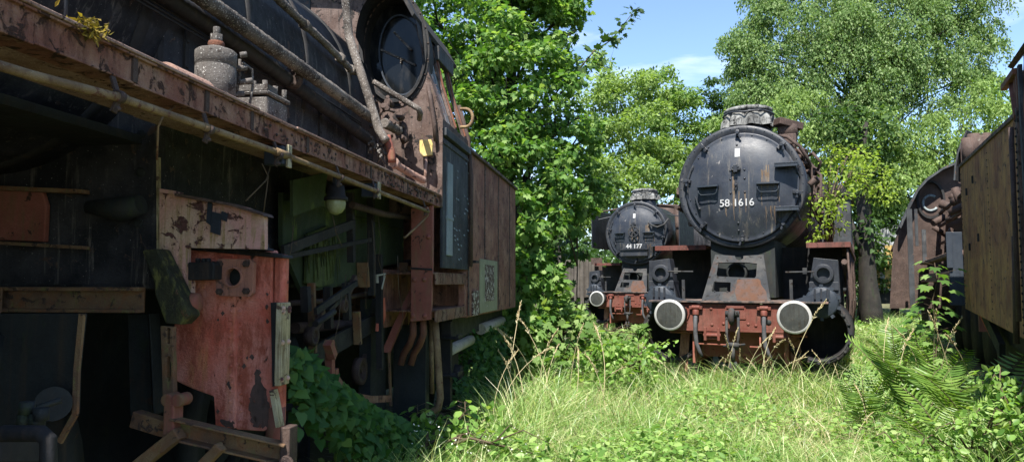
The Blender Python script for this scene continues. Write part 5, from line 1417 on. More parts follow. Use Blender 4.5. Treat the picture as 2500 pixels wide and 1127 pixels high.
x, y = scatter(190000, 4.6, 40, 380, 2950)
pn = np.sin(x * 4.1 + 1.3 * np.sin(y * 2.2)) * np.cos(y * 3.7 + np.sin(x * 2.9)) + .5 * np.sin(x * 9 + y * 7)
k = ~blocked(x, y) & (pn + RNG.normal(size=len(x)) * .5 > -.35); x, y = x[k], y[k]
hv = .6 + .5 * np.sin(x * 1.1 + .6) * np.cos(y * .8) + .25 * np.sin(x * 3 + y * 2.1)
ax_, ay_ = to_frame(FA, x, y); rx_, ry_ = to_frame(FRR, x, y); lx_, ly_ = to_frame(FL, x, y)
tall = 1 + .9 * np.exp(-((ay_ + .6) / .9) ** 2) * (np.abs(ax_) < 2.5) + .8 * np.exp(-((rx_ + 1.9) / .5) ** 2) + .8 * np.exp(-((lx_ - 1.9) / .5) ** 2)
h = np.clip(RNG.uniform(.1, .42, len(x)) * (.7 + .55 * hv) * tall, .06, .85)
w = RNG.uniform(.006, .012, len(x)) * np.sqrt(np.maximum(1, y / 8))
o = blades('grass', x, y, GZ(x, y) - .01, h, w, RNG.uniform(.3, 2.0, len(x)), M['grass']); tag(o, 'tangled green grass filling the strip between the engines', 'grass', kind='stuff')
x, y = scatter(34000, 4.6, 24, 380, 2950)
k = ~blocked(x, y) & (np.sin(x * 1.6 + 2) + np.cos(y * 1.3 + x) + RNG.normal(size=len(x)) * .6 > -.1); x, y = x[k], y[k]
h = RNG.uniform(.16, .5, len(x))
o = blades('dry_grass', x, y, GZ(x, y) - .01, h, RNG.uniform(.003, .007, len(x)) * np.sqrt(np.maximum(1, y / 8)), RNG.uniform(.3, 1.7, len(x)), M['straw']); tag(o, 'straw-coloured dry grass among the green', 'grass', kind='stuff')

# low broad-leaved weeds
x, y = scatter(90000, 4.6, 30, 380, 2950)
f = np.sin(x * 1.3 + 1.0) * np.cos(y * 1.1 + .5) + .6 * np.sin(x * 2.9 - y * 1.3) + RNG.normal(size=len(x)) * .25
rx, ry = to_frame(FRR, x, y)
f = f + np.where((rx > -2.6) & (rx < -1.0), .9, 0) + np.where(y < 6.6, .35, 0)
k = ~blocked(x, y, -.1) & (f > -.05); x, y = x[k], y[k]
n = len(x)
z = GZ(x, y) + RNG.uniform(.03, .30, n) * (.6 + .5 * np.clip(f[k], 0, 1.4))
D = rnd(n) * np.array([1, 1, .35]); N = rnd(n) * .45 + np.array([0, -.25, 1.0])
o = leaves('weeds', np.stack([x, y, z], 1), D, N, RNG.uniform(.025, .085, n) * np.sqrt(np.maximum(1, y / 9)), T_OVAL, M['weedleaf']); tag(o, 'low broad-leaved weeds among the grass', 'weeds', kind='stuff')

# dark bindweed mass climbing beside and under the left engine
P = []
def mound(n, u0, u1, vfun, xl, xr, thick):
    u = RNG.uniform(u0, u1, n); xx = RNG.uniform(xl, xr, n); out = []
    for ui, xi in zip(u, xx):
        v = vfun(ui) + abs(random.gauss(0, 1)) * thick + random.uniform(0, 160) * (random.random() ** 1.5)
        p = FL.at(ui, v, x=xi)
        if p[2] < -.02: p = FL.at(ui, v, z=random.uniform(-.02, .12))
        out.append(FL.world(p))
    return np.array(out)
prof_u = [690, 715, 740, 780, 820, 860, 900, 950, 1000, 1050, 1110, 1180]
prof_v = [905, 862, 858, 900, 935, 955, 985, 1010, 1030, 1040, 1030, 1000]
vf = lambda u: float(np.interp(u, prof_u, prof_v))
P = mound(5600, 712, 1150, vf, 1.15, 1.5, 18)
n = len(P)
D = rnd(n) * .6 + np.array([.35, -.3, -.5]); N = rnd(n) * .4 + np.array([.5, -.7, .6])
o = leaves('bindweed', P, D, N, RNG.uniform(.035, .085, n), T_HEART, M['bindleaf']); tag(o, 'dark heart-leaved bindweed swamping the foot of the left engine', 'creeper', kind='stuff')
# ivy growing up the far underside of the left tender
P = []
for k in range(2600):
    y = random.uniform(7.4, 11.2); z = random.random() ** 1.3 * (1.0 if y > 8.3 else .5); P.append(FL.world((1.25 + random.uniform(-.1, .25) - z * .1, y, z)))
P = np.array(P); n = len(P)
o = leaves('ivy', P, rnd(n) * .6 + np.array([.3, -.3, -.5]), rnd(n) * .4 + np.array([.5, -.6, .6]), RNG.uniform(.04, .085, n), T_HEART, M['bindleaf']); tag(o, 'ivy hanging below the left tender', 'ivy', kind='stuff')

# scrub on the far side of the left engine
cl_ = []
for y_ in np.linspace(1, 19, 26):
    w_ = FL.world((-2.7 - random.random() * .8, y_, 0)); cl_.append((w_[0], w_[1], random.uniform(.2, 2.2), random.uniform(.7, 1.1)))
p_, o_ = clump_leaves(cl_, 420, .5); n = len(p_)
o = leaves('undergrowth', p_, rnd(n) + o_, rnd(n) * .5 + np.array([0, -.3, .8]), RNG.uniform(.1, .2, n), T_DIAMOND, M['darkleaf']); tag(o, 'dark scrub on the far side of the left engine', 'undergrowth', kind='stuff')

# ------------------------------------------------------------------ grass stalks (things)
def stalk_mesh(seed, h, lean):
    random.seed(seed)
    b = MB(); pts = []
    for i in range(9):
        t = i / 8; pts.append((lean * h * t ** 2.2, .03 * math.sin(t * 3 + seed), h * (t - .18 * lean * t ** 3)))
    b.tube(pts, [.0042 - .0026 * i / 8 for i in range(9)], 5)
    # drooping seed head
    e = V(pts[-1]); d = (V(pts[-1]) - V(pts[-2])).normalized()
    for k in range(26):
        t = k / 25; c = e - d * (.16 * (1 - t)) + V((0, 0, -.02 * t * t)) + d * .04 * t
        o_ = V((random.uniform(-1, 1), random.uniform(-1, 1), random.uniform(-.6, .9))).normalized()
        b.tube([c, c + o_ * .016 * (1.2 - .7 * t) + d * .022], [.0042, .0012], 4)
    me = b
    return me
stalk_objs = []
for i, (h, l) in enumerate(((.85, .35), (.7, .6), (.95, .15), (.6, .25), (.75, -.35))):
    stalk_objs.append((h, stalk_mesh(i, h, l)))
random.seed(21)
stalk_me = {}
def place_stalk(u, v_tip, d, label, group, kind=None):
    i = random.randrange(5) if kind is None else kind
    h, mb = stalk_objs[i]
    if i not in stalk_me:
        o = mb.build('grass_stalk', M['straw']); stalk_me[i] = o
    else:
        o = stalk_me[i].copy(); link(o)
    tip = W(u, v_tip, d); x, y = tip[0], tip[1]
    g_ = gz(x, y); sc_ = max(.5, min(1.7, (tip[2] - g_) / h))
    o.location = (x, y, g_); o.scale = (sc_,) * 3; o.rotation_euler = (0, 0, random.uniform(0, 6.28))
    tag(o, label, 'grass stalk', group); return o
for (u, v, d) in ((1668, 862, 9.6), (1690, 885, 9.4), (1735, 868, 9.3), (1760, 850, 9.6), (1785, 830, 10), (1800, 860, 9.7), (1812, 812, 9.9), (1828, 880, 9.3), (1845, 800, 10), (1862, 850, 9.7), (1880, 870, 9.4), (1900, 880, 9.6), (1915, 850, 9.9),
                  (1922, 700, 9.9), (1945, 815, 9.9), (1770, 800, 10.0), (1860, 795, 10.1), (1700, 905, 9.0)):
    place_stalk(u, v, d, "dry seeding grass stalk in front of the red buffer beam of engine 58 1616", "grass stalks before the red beam")
for (u, v, d) in ((1252, 762, 8.6), (1280, 800, 8.3), (1300, 770, 9.0), (1320, 760, 9.0), (1225, 830, 8.0), (1335, 830, 8.8), (1345, 790, 9.0), (1205, 850, 7.6), (1265, 850, 8.2), (1400, 850, 8.6), (1440, 870, 8.4), (1470, 760, 9.6), (1480, 860, 8.2), (1390, 790, 9.4)):
    place_stalk(u, v, d, "dry grass stalk beside the leafy bushes right of the left tender", "grass stalks by the bushes")
for (u, v, d) in ((2110, 940, 7.2), (2160, 770, 10.0), (2175, 785, 9.8), (2245, 785, 9.5), (2262, 775, 9.5), (2275, 790, 9.4), (2310, 780, 9.2), (2360, 785, 8.8), (2055, 890, 9.0), (2040, 870, 9.4), (2080, 1000, 6.6)):
    place_stalk(u, v, d, "dry grass stalk near the ferns and the right-hand tender", "grass stalks by the ferns")
for (u, v, d) in ((1500, 960, 7.5), (1560, 930, 8), (1420, 1000, 7), (1610, 980, 7.3), (1720, 1000, 7.0), (1650, 1040, 6.5), (1830, 1010, 6.9), (1950, 960, 7.6), (1360, 960, 7.3), (1150, 1010, 6.8)):
    place_stalk(u, v, d, "dry grass stalk standing alone in the open foreground grass", "grass stalks in the open grass")

# ------------------------------------------------------------------ ferns
def frond_np(L, up, az):
    """one frond as leaflets; returns P,D,N,S and its midrib points"""
    k = 19
    t = np.linspace(.14, 1, k)
    f = np.array([math.cos(az), math.sin(az), 0.0]); z = np.array([0, 0, 1.0])
    mid = f[None] * (L * (t * math.cos(up) + .22 * t ** 2.5))[:, None] + z[None] * (L * (t * math.sin(up) - .16 * t ** 3))[:, None]
    tan = np.gradient(mid, axis=0); tan /= np.linalg.norm(tan, axis=1, keepdims=True)
    side = np.cross(f, z); nrm = np.cross(side[None], tan); rl = random.uniform(-.5, .5); side = side + z * rl; bow = random.uniform(-.25, .25); mid = mid + side[None] * (bow * L * t ** 2)[:, None]
    P, D, N, S = [], [], [], []
    for sgn in (-1, 1):
        P.append(mid); D.append(side[None] * sgn + tan * .35 + nrm * -.12); N.append(np.cross(tan, side[None]) + RNG.normal(size=mid.shape) * .2)
        S.append(L * .2 * np.sin(np.pi * (.12 + .88 * (1 - t) ** .8)) ** .8 + .012)
    return np.concatenate(P), np.concatenate(D), np.concatenate(N), np.concatenate(S), mid
T_PINNA = (np.array([(0, 0, 0), (.075, .2, .01), (.055, .65, 0), (0, 1, -.12), (-.055, .65, 0), (-.075, .2, .01)], float), [(0, 1, 2), (0, 2, 3), (0, 3, 4), (0, 4, 5)])
def fern(u, v, d, L, nf, label):
    p = W(u, v, d); x, y = p[0], p[1]; z = gz(x, y)
    o = empty('fern', (x, y, z)); tag(o, label, 'fern', 'ferns on the right of the path')
    Ps, Ds, Ns, Ss = [], [], [], []; b = MB()
    a0 = random.random() * 6
    for i in range(nf):
        a = a0 + 2 * math.pi * i / nf + random.uniform(-.3, .3)
        P, D, N, S, mid = frond_np(L * random.uniform(.75, 1.12), R_(random.uniform(54, 82)), a)
        Ps.append(P); Ds.append(D); Ns.append(N); Ss.append(S); b.tube([tuple(q_) for q_ in mid[::3]] , [.006 * (1 - .8 * j / 9) for j in range(len(mid[::3]))], 5)
    leaves('fronds', np.concatenate(Ps), np.concatenate(Ds), np.concatenate(Ns), np.concatenate(Ss), T_PINNA, M['fern'], o)
    b.build('stems', M['twig'], o)
random.seed(5)
for (u, d, L, nf, lab) in ((2235, 7.5, 1.05, 8, "largest fern clump at the right of the path, in front of the tender"),
                           (2385, 7.0, 1.1, 8, "tall fern close to the right tender's lower edge"),
                           (2110, 7.7, .8, 7, "fern clump at the left edge of the group, beside open grass"),
                           (2300, 9.4, .95, 7, "fern behind the largest clump, reaching up toward the tender"),
                           (2190, 11.8, 1.0, 9, "fern further along the path in front of the leafy sapling"),
                           (2235, 13.0, .9, 8, "farthest fern, near the foot of the brown engine"),
                           (2320, 6.1, .8, 7, "fern low in the foreground between the open grass and the bright weeds")):
    fern(u, 1000, d, L, nf, lab)

# sapling in front of the right-hand tender
def sapling(name, u, d, h, label, nl, mat, size, tm=T_MAPLE, lean=0.0, cat='sapling', spread=.28):
    p = W(u, 800, d); x, y = p[0], p[1]; z = gz(x, y)
    o = empty(name, (x, y, z)); tag(o, label, cat)
    b = MB(); k = 8; st = [V((lean * h * (i / k) ** 2 + .04 * math.sin(i * 1.9), .03 * math.cos(i * 1.4), h * i / k)) for i in range(k + 1)]
    b.tube(st, [.014 * (1 - .7 * i / k) for i in range(k + 1)], 6)
    P, D, N, S = [], [], [], []
    for i in range(nl):
        t = .2 + .8 * (i / nl); a = i * 2.4; f = V((math.cos(a), math.sin(a), .35)).normalized()
        c = st[min(k, int(t * k))].lerp(st[min(k, int(t * k) + 1)], (t * k) % 1)
        e = c + f * random.uniform(.08, spread); b.tube([c, e], .0022, 4)
        P.append(tuple(e)); D.append((f.x, f.y, -.35)); N.append((f.x * .3, f.y * .3 - .3, 1)); S.append(size * random.uniform(.7, 1.2))
    b.build('stem', M['twig'], o); leaves('leaves', np.array(P), np.array(D), np.array(N), np.array(S), tm, mat, o)
    return o
sapling('sapling', 2285, 9.8, 1.9, "slim maple sapling with big leaves against the dark engine behind the right tender", 44, M['midleaf'], .17)
sapling('sapling', 2240, 10.2, 1.25, "shorter maple sapling with bright yellow-green top beside the right tender", 36, M['weedleaf'], .16)
sapling('nettle', 1130, 6.3, .62, "upright nettle with pale top in the lower foreground below the cab", 34, M['weedleaf'], .11, T_OVAL, cat='weed', spread=.09)
sapling('nettle', 1015, 6.4, .55, "nettle with white blossom at the edge of the engine's shade", 30, M['weedleaf'], .1, T_OVAL, cat='weed', spread=.09)

# white blossoms scattered in the weeds
P = []
for k in range(130):
    u, v = random.choice(((1060, 1060), (1000, 1050), (1130, 1060), (1240, 1080), (690, 1010), (1150, 1100), (1030, 1100))); u += random.gauss(0, 45); v += random.gauss(0, 22)
    P.append(W(u, min(1125, v), random.uniform(5.4, 6.4)))
n = len(P); o = leaves('blossom', np.array(P), rnd(n), rnd(n) + np.array([0, -1, 1]), RNG.uniform(.01, .02, n), T_OVAL, M['flower']); tag(o, 'tiny white blossoms over the weeds at lower left centre', 'flowers', kind='stuff')

# ================================================================== TREES
def tree(name, label, cl, base, top, r, mode, mat, per, size, tm=T_MAPLE, group=None, cat='tree', bark='bark', **kw):
    cls = px_clumps(cl)
    o = empty(name, (base[0], base[1], 0)); tag(o, label, cat, group)
    off = lambda c: (c[0] - base[0], c[1] - base[1], c[2], c[3])
    loc = [off(c) for c in cls]
    weep = mode == 'weep'
    sub = []
    for c in loc:
        for _ in range(8 if weep else 6):
            dv = V((random.gauss(0, 1), random.gauss(0, 1), random.gauss(0, .9))).normalized() * c[3] * random.uniform(.35, .95)
            rs = c[3] * (random.uniform(.26, .46) if weep else random.uniform(.32, .58))
            sub.append((c[0] + dv.x, c[1] + dv.y, c[2] + dv.z, rs, .5))
    if weep: weeping_crown('crown', sub, per, size, mat, o, **kw)
    else: leafy_crown('crown', sub, per * .62, size, tm, mat, o, **kw)
    limbs('trunk', (0, 0, -.1), (top[0] - base[0], top[1] - base[1], top[2]), r, loc, M[bark], o)
    return o
random.seed(3)
# big maple behind the left engine
cl = []
for (u, v, d, r) in ((1040, 30, 12.8, .85), (1090, -30, 13.2, 1.0), (1160, 50, 12.6, .85), (1250, -20, 13.2, 1.0), (1340, -20, 13.4, .75), (1390, 30, 14, .45), (1100, 140, 12.6, .8), (1190, 150, 12.2, .75), (1280, 110, 12.6, .8),
                     (1345, 130, 13.4, .65), (1140, 250, 12.4, .7), (1235, 260, 12.0, .75), (1320, 220, 12.8, .7), (1395, 205, 13.8, .55), (1215, 370, 12.0, .6), (1290, 345, 12.2, .65), (1370, 310, 13.0, .65), (1420, 280, 14, .5),
                     (1300, 430, 12.0, .5), (1370, 400, 12.6, .6), (1425, 385, 13.4, .5), (1060, 130, 13.4, .7), (1180, -120, 13.4, 1.2), (1290, -150, 13.6, 1.2), (1400, 460, 13.0, .42), (1430, 425, 13.6, .3), (1110, 200, 12.2, .4),
                     (1080, 240, 13.6, .7), (1390, 120, 14.2, .5), (1190, 330, 13.2, .8), (1280, 500, 12.2, .4), (1345, 480, 12.6, .42), (1240, 330, 13.6, .8), (1330, 300, 14, .7), (1240, 60, 13.8, .9), (1435, 335, 13.4, .3), (1160, 160, 13.8, .9), (1320, 30, 14.2, .8)):
    cl.append((u, v, d, r))
b0 = W(1240, 690, 13.6); t0 = W(1240, -150, 13.6)
mp = tree('maple_tree', "leafy maple with big bright leaves rising behind the near engine's cab and tender", cl, b0, t0, .2, 'leaf', M['maple'], 1600, .10, T_MAPLE, 'trees beyond the engines', up=.75, droop=.45, shell=.3)
# twig reaching into the sky
b = MB(); pts = [V(W(u, v, 13.2)) - V((b0[0], b0[1], 0)) for u, v in ((1405, 180), (1450, 125), (1490, 100), (1520, 65), (1545, 30), (1558, 18))]
b.tube(pts, [.014, .012, .01, .008, .005, .003], 6); b.build('branch', M['twig'], mp)
P, D, N, S = [], [], [], []
for i in range(60):
    t = random.random(); k = min(4, int(t * 5)); c = pts[k].lerp(pts[k + 1], t * 5 - k); sz = random.uniform(.1, .24) * (1.1 - .6 * t)
    d = V((random.uniform(-1, 1), random.uniform(-.6, .2), random.uniform(-1, .5))).normalized()
    P.append(tuple(c + d * random.uniform(.02, .22) * (1.2 - .8 * t))); D.append(tuple(d)); N.append((random.uniform(-.6, .6), -.5, .7)); S.append(sz)
leaves('branch_leaves', np.array(P), np.array(D), np.array(N), np.array(S), T_MAPLE, M['darkleaf'], mp)

# bushes at the far end of the left tender
def bush(label, cl, mat, per, size, tm=T_MAPLE, name='bush', cat='bush', group='bushes between the engines', **kw):
    c0 = W(cl[0][0], 760, cl[0][2]); zt = W(*cl[0][:3])[2]
    return tree(name, label, cl, (c0[0], c0[1]), (c0[0], c0[1], max(.25, zt)), .018, 'leaf', mat, per, size, tm, group, cat, 'twig', **kw)
bush("creeper-like maple bush hugging the far end of the left tender", [(1285, 560, 11.6, .45), (1270, 640, 11.5, .4), (1330, 590, 11.8, .5), (1300, 700, 11.4, .5), (1280, 770, 11.2, .5), (1325, 660, 11.8, .4), (1262, 490, 11.5, .3), (1350, 540, 12.0, .32), (1330, 510, 12.0, .35), (1262, 710, 11.2, .35)], M['maple'], 1100, .13)
bush("dense sunlit bush in front of the plank wagon and engine 44 177", [(1375, 780, 11.8, .38), (1350, 810, 11.3, .5), (1440, 840, 11.4, .33), (1310, 840, 11.0, .5), (1500, 850, 11.6, .3), (1380, 745, 12.6, .24), (1420, 860, 10.8, .42), (1540, 850, 11.2, .3), (1250, 850, 10.9, .5), (1560, 815, 12.0, .15), (1340, 740, 11.6, .38), (1425, 778, 12.4, .14)], M['midleaf'], 1000, .125)
bush("low weedy bush at the left buffer of engine 58 1616", [(1560, 860, 10.6, .38), (1500, 860, 10.4, .4), (1590, 840, 10.9, .28), (1450, 880, 10.2, .4), (1530, 900, 10.0, .35), (1580, 900, 10.2, .25)], M['weedleaf'], 1200, .09, T_OVAL)
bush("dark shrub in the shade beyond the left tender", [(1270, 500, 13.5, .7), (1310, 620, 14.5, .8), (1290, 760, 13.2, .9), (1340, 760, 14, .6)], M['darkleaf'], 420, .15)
bush("fringe of leaves over the platform of engine 44 177", [(1410, 520, 13.5, .35), (1440, 510, 14.5, .18), (1380, 560, 13.2, .28), (1455, 470, 13.8, .3)], M['maple'], 700, .13)
bush("bright weeds at the foot of the right tender, lower right corner", [(2440, 960, 5.4, .26), (2480, 1010, 5.1, .26), (2400, 1060, 5.1, .24), (2470, 1090, 4.9, .25), (2330, 1095, 5.2, .22), (2500, 960, 5.2, .24), (2260, 1105, 5.3, .2), (2180, 1110, 5.4, .16)], M['weedleaf'], 4200, .055, T_OVAL)
bush("leafy foreground weeds below the near engine's cab", [(1000, 1080, 5.9, .22), (1080, 1085, 5.9, .22), (1150, 1075, 6.0, .22), (1230, 1090, 5.9, .2), (1060, 1050, 6.3, .2), (940, 1100, 5.7, .2), (1180, 1040, 6.6, .22), (1300, 1105, 5.8, .18), (870, 1110, 5.5, .2)], M['weedleaf'], 3000, .075, T_OVAL)

# creeper on the 58's right side
cv_ = empty('creeper', FA.world((1.2, 3.5, 0))); tag(cv_, "bright yellow-green creeper overgrowing the right flank of engine 58 1616", 'creeper')
cb_ = FA.world((1.2, 3.5, 0))
cl = [(2010, 490, 12.2, .2), (1995, 535, 12.0, .2), (2050, 465, 13, .3), (2085, 425, 14, .32), (2130, 430, 15, .4), (2070, 385, 14.5, .34), (2030, 380, 14, .25), (2155, 475, 16, .36), (2110, 390, 16, .36), (2005, 565, 12.1, .14), (2045, 500, 12.8, .2), (1975, 495, 11.9, .12), (2020, 430, 13, .16), (1985, 575, 12.1, .12), (2040, 550, 13, .2), (2020, 520, 12.4, .16)]
loc = [(c[0] - cb_[0], c[1] - cb_[1], c[2], c[3]) for c in px_clumps(cl)]
leafy_crown('foliage', loc, 1300, .085, T_OVAL, M['vineleaf'], cv_, up=.8, droop=.3)
limbs('vine_stem', (0, 0, 0), (.1, .1, 3.2), .03, loc, M['twig'], cv_)

# ivy-clad trunk between the rows
b0 = W(2128, 760, 26); t0 = W(2098, 380, 26)
o = empty('tree', (b0[0], b0[1], 0)); tag(o, "dark ivy-clad tree trunk standing between the 58 engine and the right-hand row", 'tree', 'trees beyond the engines')
tt = V(t0) - V((b0[0], b0[1], 0))
b = MB(); b.tube([(0, 0, -.2), (-.02, 0, .6), (-.1, 0, 1.6), (-.05, .1, 3.0), tuple(tt), tuple(tt + V((.3, 0, 1.2)))], [.46, .36, .31, .27, .2, .06], 16, wob=.08)
b.tube([(-.1, 0, 1.9), (-.45, 0, 3.2), (-.8, .2, 4.5)], [.1, .08, .06], 8); b.build('trunk', M['bark'], o)
leafy_crown('crown', [(tt[0] + a_, b_, tt[2] + c_, r_) for a_, b_, c_, r_ in ((0, -.2, -.3, .9), (.8, .3, -.6, .9), (.5, 0, .8, 1.2), (-.6, .4, 1.2, 1.0), (.9, .5, -1.6, .7))] + [(.05, -.1, 3.0, .5), (-.05, -.1, 3.6, .45), (.2, -.15, 2.4, .3)], 420, .16, T_HEART, M['darkleaf'], o)

# background trees
def px_tree(label, cl, d, base_u, mode, mat, per, size, tm=T_DIAMOND, r=.18, name='tree', **kw):
    b0 = W(base_u, 690, d); vt = min(c[1] for c in cl); t0 = W(base_u, vt + 110, d)
    return tree(name, label, [(u, v, d + dd, rr) for (u, v, dd, rr) in cl], b0, t0, r, mode, mat, per, size, tm, 'trees beyond the engines', **kw)
px_tree("pale green bushy tree between the maple and the sky gap", [(1500, 260, 0, 1.5), (1540, 330, -1, 1.7), (1480, 360, -1, 1.5), (1560, 230, 1, 1.2), (1600, 390, -1, 1.6), (1530, 440, -2, 1.6), (1470, 460, -2, 1.3), (1620, 470, -2, 1.3), (1490, 200, 1, 1.0), (1590, 300, 0, 1.2), (1470, 150, 0, .8), (1430, 300, -2, 1.4), (1440, 420, -3, 1.3), (1500, 520, -3, 1.3), (1450, 230, -1, 1.2), (1560, 540, -2, 1.3), (1420, 540, -3, 1.2)], 34, 1530, 'leaf', M['willow'], 900, .2, T_DIAMOND, up=.6, shell=.35)
px_tree("taller green tree under the sky gap, behind engine 44 177", [(1620, 215, 0, 1.3), (1650, 280, 0, 1.6), (1600, 290, 1, 1.4), (1680, 330, 0, 1.5), (1640, 370, -1, 1.8), (1690, 420, -1, 1.6), (1600, 350, 0, 1.4), (1660, 240, 1, .9), (1720, 390, 0, 1.2), (1640, 180, 1, .6)], 38, 1650, 'leaf', M['midleaf'], 900, .21, T_DIAMOND, up=.6, shell=.35)
px_tree("dark pointed tree at the bottom of the sky gap", [(1735, 240, 0, .9), (1745, 205, 0, .5), (1740, 290, 0, 1.3), (1700, 310, 0, .9), (1770, 300, 0, 1.2), (1730, 360, -1, 1.5), (1712, 255, 1, .5)], 44, 1740, 'leaf', M['darkleaf'], 700, .24, T_DIAMOND, up=.5, shell=.35)
px_tree("big weeping birch with hanging grey-green twigs at upper right",
        [(1885, 50, 0, 1.5), (1850, 130, 0, 1.3), (1820, 100, .5, 1.0), (1940, -40, 1, 1.8), (1960, 110, -.5, 1.7), (1900, 190, -.5, 1.5), (2040, 40, 0, 1.8), (2120, -30, 1, 1.9), (2060, 170, -1, 1.7), (2150, 110, -.5, 1.7), (2230, 30, 0, 1.7), (2310, -30, .5, 1.7), (2330, 70, 0, 1.4),
         (2250, 160, -.5, 1.6), (2360, 130, 0, 1.2), (1990, 250, -1, 1.6), (2160, 230, -1, 1.6), (2320, 210, -.5, 1.3), (1840, 210, 0, 1.0), (1800, 170, .5, .7), (2080, 280, -1, 1.4), (2370, 30, .5, 1.0), (2240, 260, -.5, 1.2), (1990, -150, 1, 2.2), (2200, -160, 1, 2.2), (2380, 190, 0, .9), (1930, 290, -1, 1.3), (1800, 110, 0, .8), (1815, 230, -.5, .8), (1870, -30, .5, 1.2), (2400, 90, 0, .8), (2060, 90, -1.5, 1.3), (2200, 110, -1.5, 1.3)],
        32, 2110, 'weep', M['birch'], 125, .14, r=.3, name='birch_tree', length=(1.6, 3.6), nl=16)
px_tree("bright feathery willow bush below the birch, above engine 58 1616's boiler", [(1860, 290, 0, 1.1), (1930, 330, 0, 1.2), (1800, 320, 0, 1.0), (2000, 380, 0, 1.2), (1960, 260, 1, 1.2), (2080, 340, 0, 1.4), (2160, 320, 0, 1.3), (2120, 420, -1, 1.2), (2240, 340, 0, 1.3), (2310, 290, 0, 1.1), (2200, 420, -1, 1.2), (2280, 390, -1, 1.1), (2360, 280, 1, 1.0), (2400, 220, 1, .8), (1770, 400, 1, 1.3), (2420, 290, 1, .9), (2340, 370, 0, .9)],
        27, 2330, 'weep', M['willow'], 85, .14, r=.12, name='willow_tree', length=(1.0, 2.2))
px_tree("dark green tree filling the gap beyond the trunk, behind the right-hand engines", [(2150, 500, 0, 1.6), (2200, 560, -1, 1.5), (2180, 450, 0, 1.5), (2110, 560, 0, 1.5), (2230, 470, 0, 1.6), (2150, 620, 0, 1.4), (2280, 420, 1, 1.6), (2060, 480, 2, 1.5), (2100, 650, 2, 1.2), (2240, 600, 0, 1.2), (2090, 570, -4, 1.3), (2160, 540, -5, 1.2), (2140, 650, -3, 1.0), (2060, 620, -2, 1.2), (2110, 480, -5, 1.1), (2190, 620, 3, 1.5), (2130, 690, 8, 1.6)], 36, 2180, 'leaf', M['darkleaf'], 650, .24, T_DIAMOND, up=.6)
px_tree("green tree screening the tracks behind the 58 engine's boiler", [(1960, 450, 0, 1.6), (1900, 400, 0, 1.6), (2020, 420, 0, 1.4), (1820, 420, 2, 1.8), (1760, 460, 1, 1.6), (1690, 500, 0, 1.6), (1980, 540, 0, 1.4)], 34, 1900, 'leaf', M['midleaf'], 800, .22, T_DIAMOND)
px_tree("tree behind the rusty cab at the extreme right edge", [(2440, 230, 0, 1.0), (2480, 300, 0, 1.4), (2420, 320, 1, 1.2), (2460, 400, 0, 1.4), (2550, 330, 0, 1.6)], 30, 2480, 'leaf', M['midleaf'], 700, .2, T_DIAMOND)
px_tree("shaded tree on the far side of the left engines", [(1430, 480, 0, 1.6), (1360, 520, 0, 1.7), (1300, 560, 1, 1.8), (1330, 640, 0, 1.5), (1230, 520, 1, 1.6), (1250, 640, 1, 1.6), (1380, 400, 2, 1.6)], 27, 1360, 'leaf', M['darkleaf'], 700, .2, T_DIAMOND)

# closed wall of woodland far behind everything
P = []
for k in range(300):
    a = R_(random.uniform(-75, 75)); d = random.uniform(62, 90); P.append((d * math.sin(a), d * math.cos(a), random.uniform(.5, 6.0), random.uniform(2.2, 3.6)))
P += [(-9 - random.random() * 4, y + random.random() * 2, random.uniform(.5, 4.5), random.uniform(1.4, 2.2)) for y in np.linspace(-6, 24, 34)]
p_, o_ = clump_leaves(P, 42, .5); n = len(p_)
o = leaves('woodland', p_, rnd(n) + o_, rnd(n) * .5 + np.array([0, -.3, .8]), RNG.uniform(.45, .9, n), T_DIAMOND, M['darkleaf']); tag(o, 'far woodland closing the view behind the trains', 'woodland', kind='stuff')

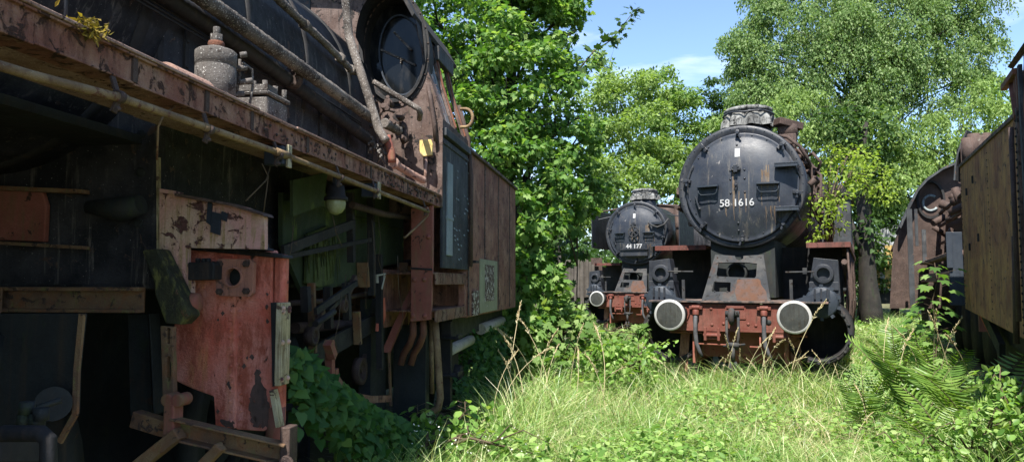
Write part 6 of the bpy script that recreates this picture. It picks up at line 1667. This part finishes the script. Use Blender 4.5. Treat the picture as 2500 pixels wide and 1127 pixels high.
# ================================================================== LIGHT, SKY, CAMERA
SUN_EL, SUN_X, SUN_Y = 57.0, -.32, -1.0
az = math.atan2(SUN_X, SUN_Y)
el = R_(SUN_EL)
sd = V((math.sin(az) * math.cos(el), math.cos(az) * math.cos(el), math.sin(el)))
sl = bpy.data.lights.new('sun', 'SUN'); sl.energy = 5.0; sl.angle = R_(.55); sl.color = (1, .955, .88)
so = bpy.data.objects.new('sun', sl); link(so); so.rotation_euler = (-sd).to_track_quat('-Z', 'Y').to_euler()
w = bpy.data.worlds.new("World"); sc.world = w; w.use_nodes = True
nt = w.node_tree; bg = nt.nodes['Background']
sky = _n(nt, 'ShaderNodeTexSky'); sky.sky_type = 'NISHITA'; sky.sun_disc = False
sky.sun_elevation = el; sky.sun_rotation = az; sky.air_density = 1.0; sky.dust_density = .1; sky.ozone_density = 2.6; sky.altitude = 900
tc = _n(nt, 'ShaderNodeTexCoord')
cn = noise(nt, mapping(nt, tc.outputs['Generated'], (1.6, 1.6, 7.0), (.35, .2, .1)), 2.2, 8, .58, .35)
cf = ramp(nt, cn, .53, 1.0)
mx = _n(nt, 'ShaderNodeMix', data_type='RGBA'); nt.links.new(cf, mx.inputs[0]); nt.links.new(sky.outputs[0], mx.inputs[6]); mx.inputs[7].default_value = (6.2, 6.5, 7.0, 1)
nt.links.new(mx.outputs[2], bg.inputs['Color']); bg.inputs['Strength'].default_value = .10

cam = bpy.data.cameras.new('camera'); co = bpy.data.objects.new('camera', cam); link(co)
cam.sensor_width = 36; cam.sensor_fit = 'HORIZONTAL'; cam.lens = 36 * FPX / 2500
co.location = (0, 0, CAMZ); co.rotation_euler = (math.pi / 2 + PITCH, 0, 0); cam.clip_end = 5000; cam.clip_start = .05
sc.camera = co
sc.view_settings.view_transform = 'Standard'; sc.view_settings.look = 'None'; sc.view_settings.gamma = 1
sc.view_settings.exposure = 1.5
cy = sc.cycles
cy.use_denoising = True; cy.max_bounces = 6; cy.diffuse_bounces = 3; cy.glossy_bounces = 2; cy.transmission_bounces = 3; cy.transparent_max_bounces = 4
cy.sample_clamp_indirect = 6
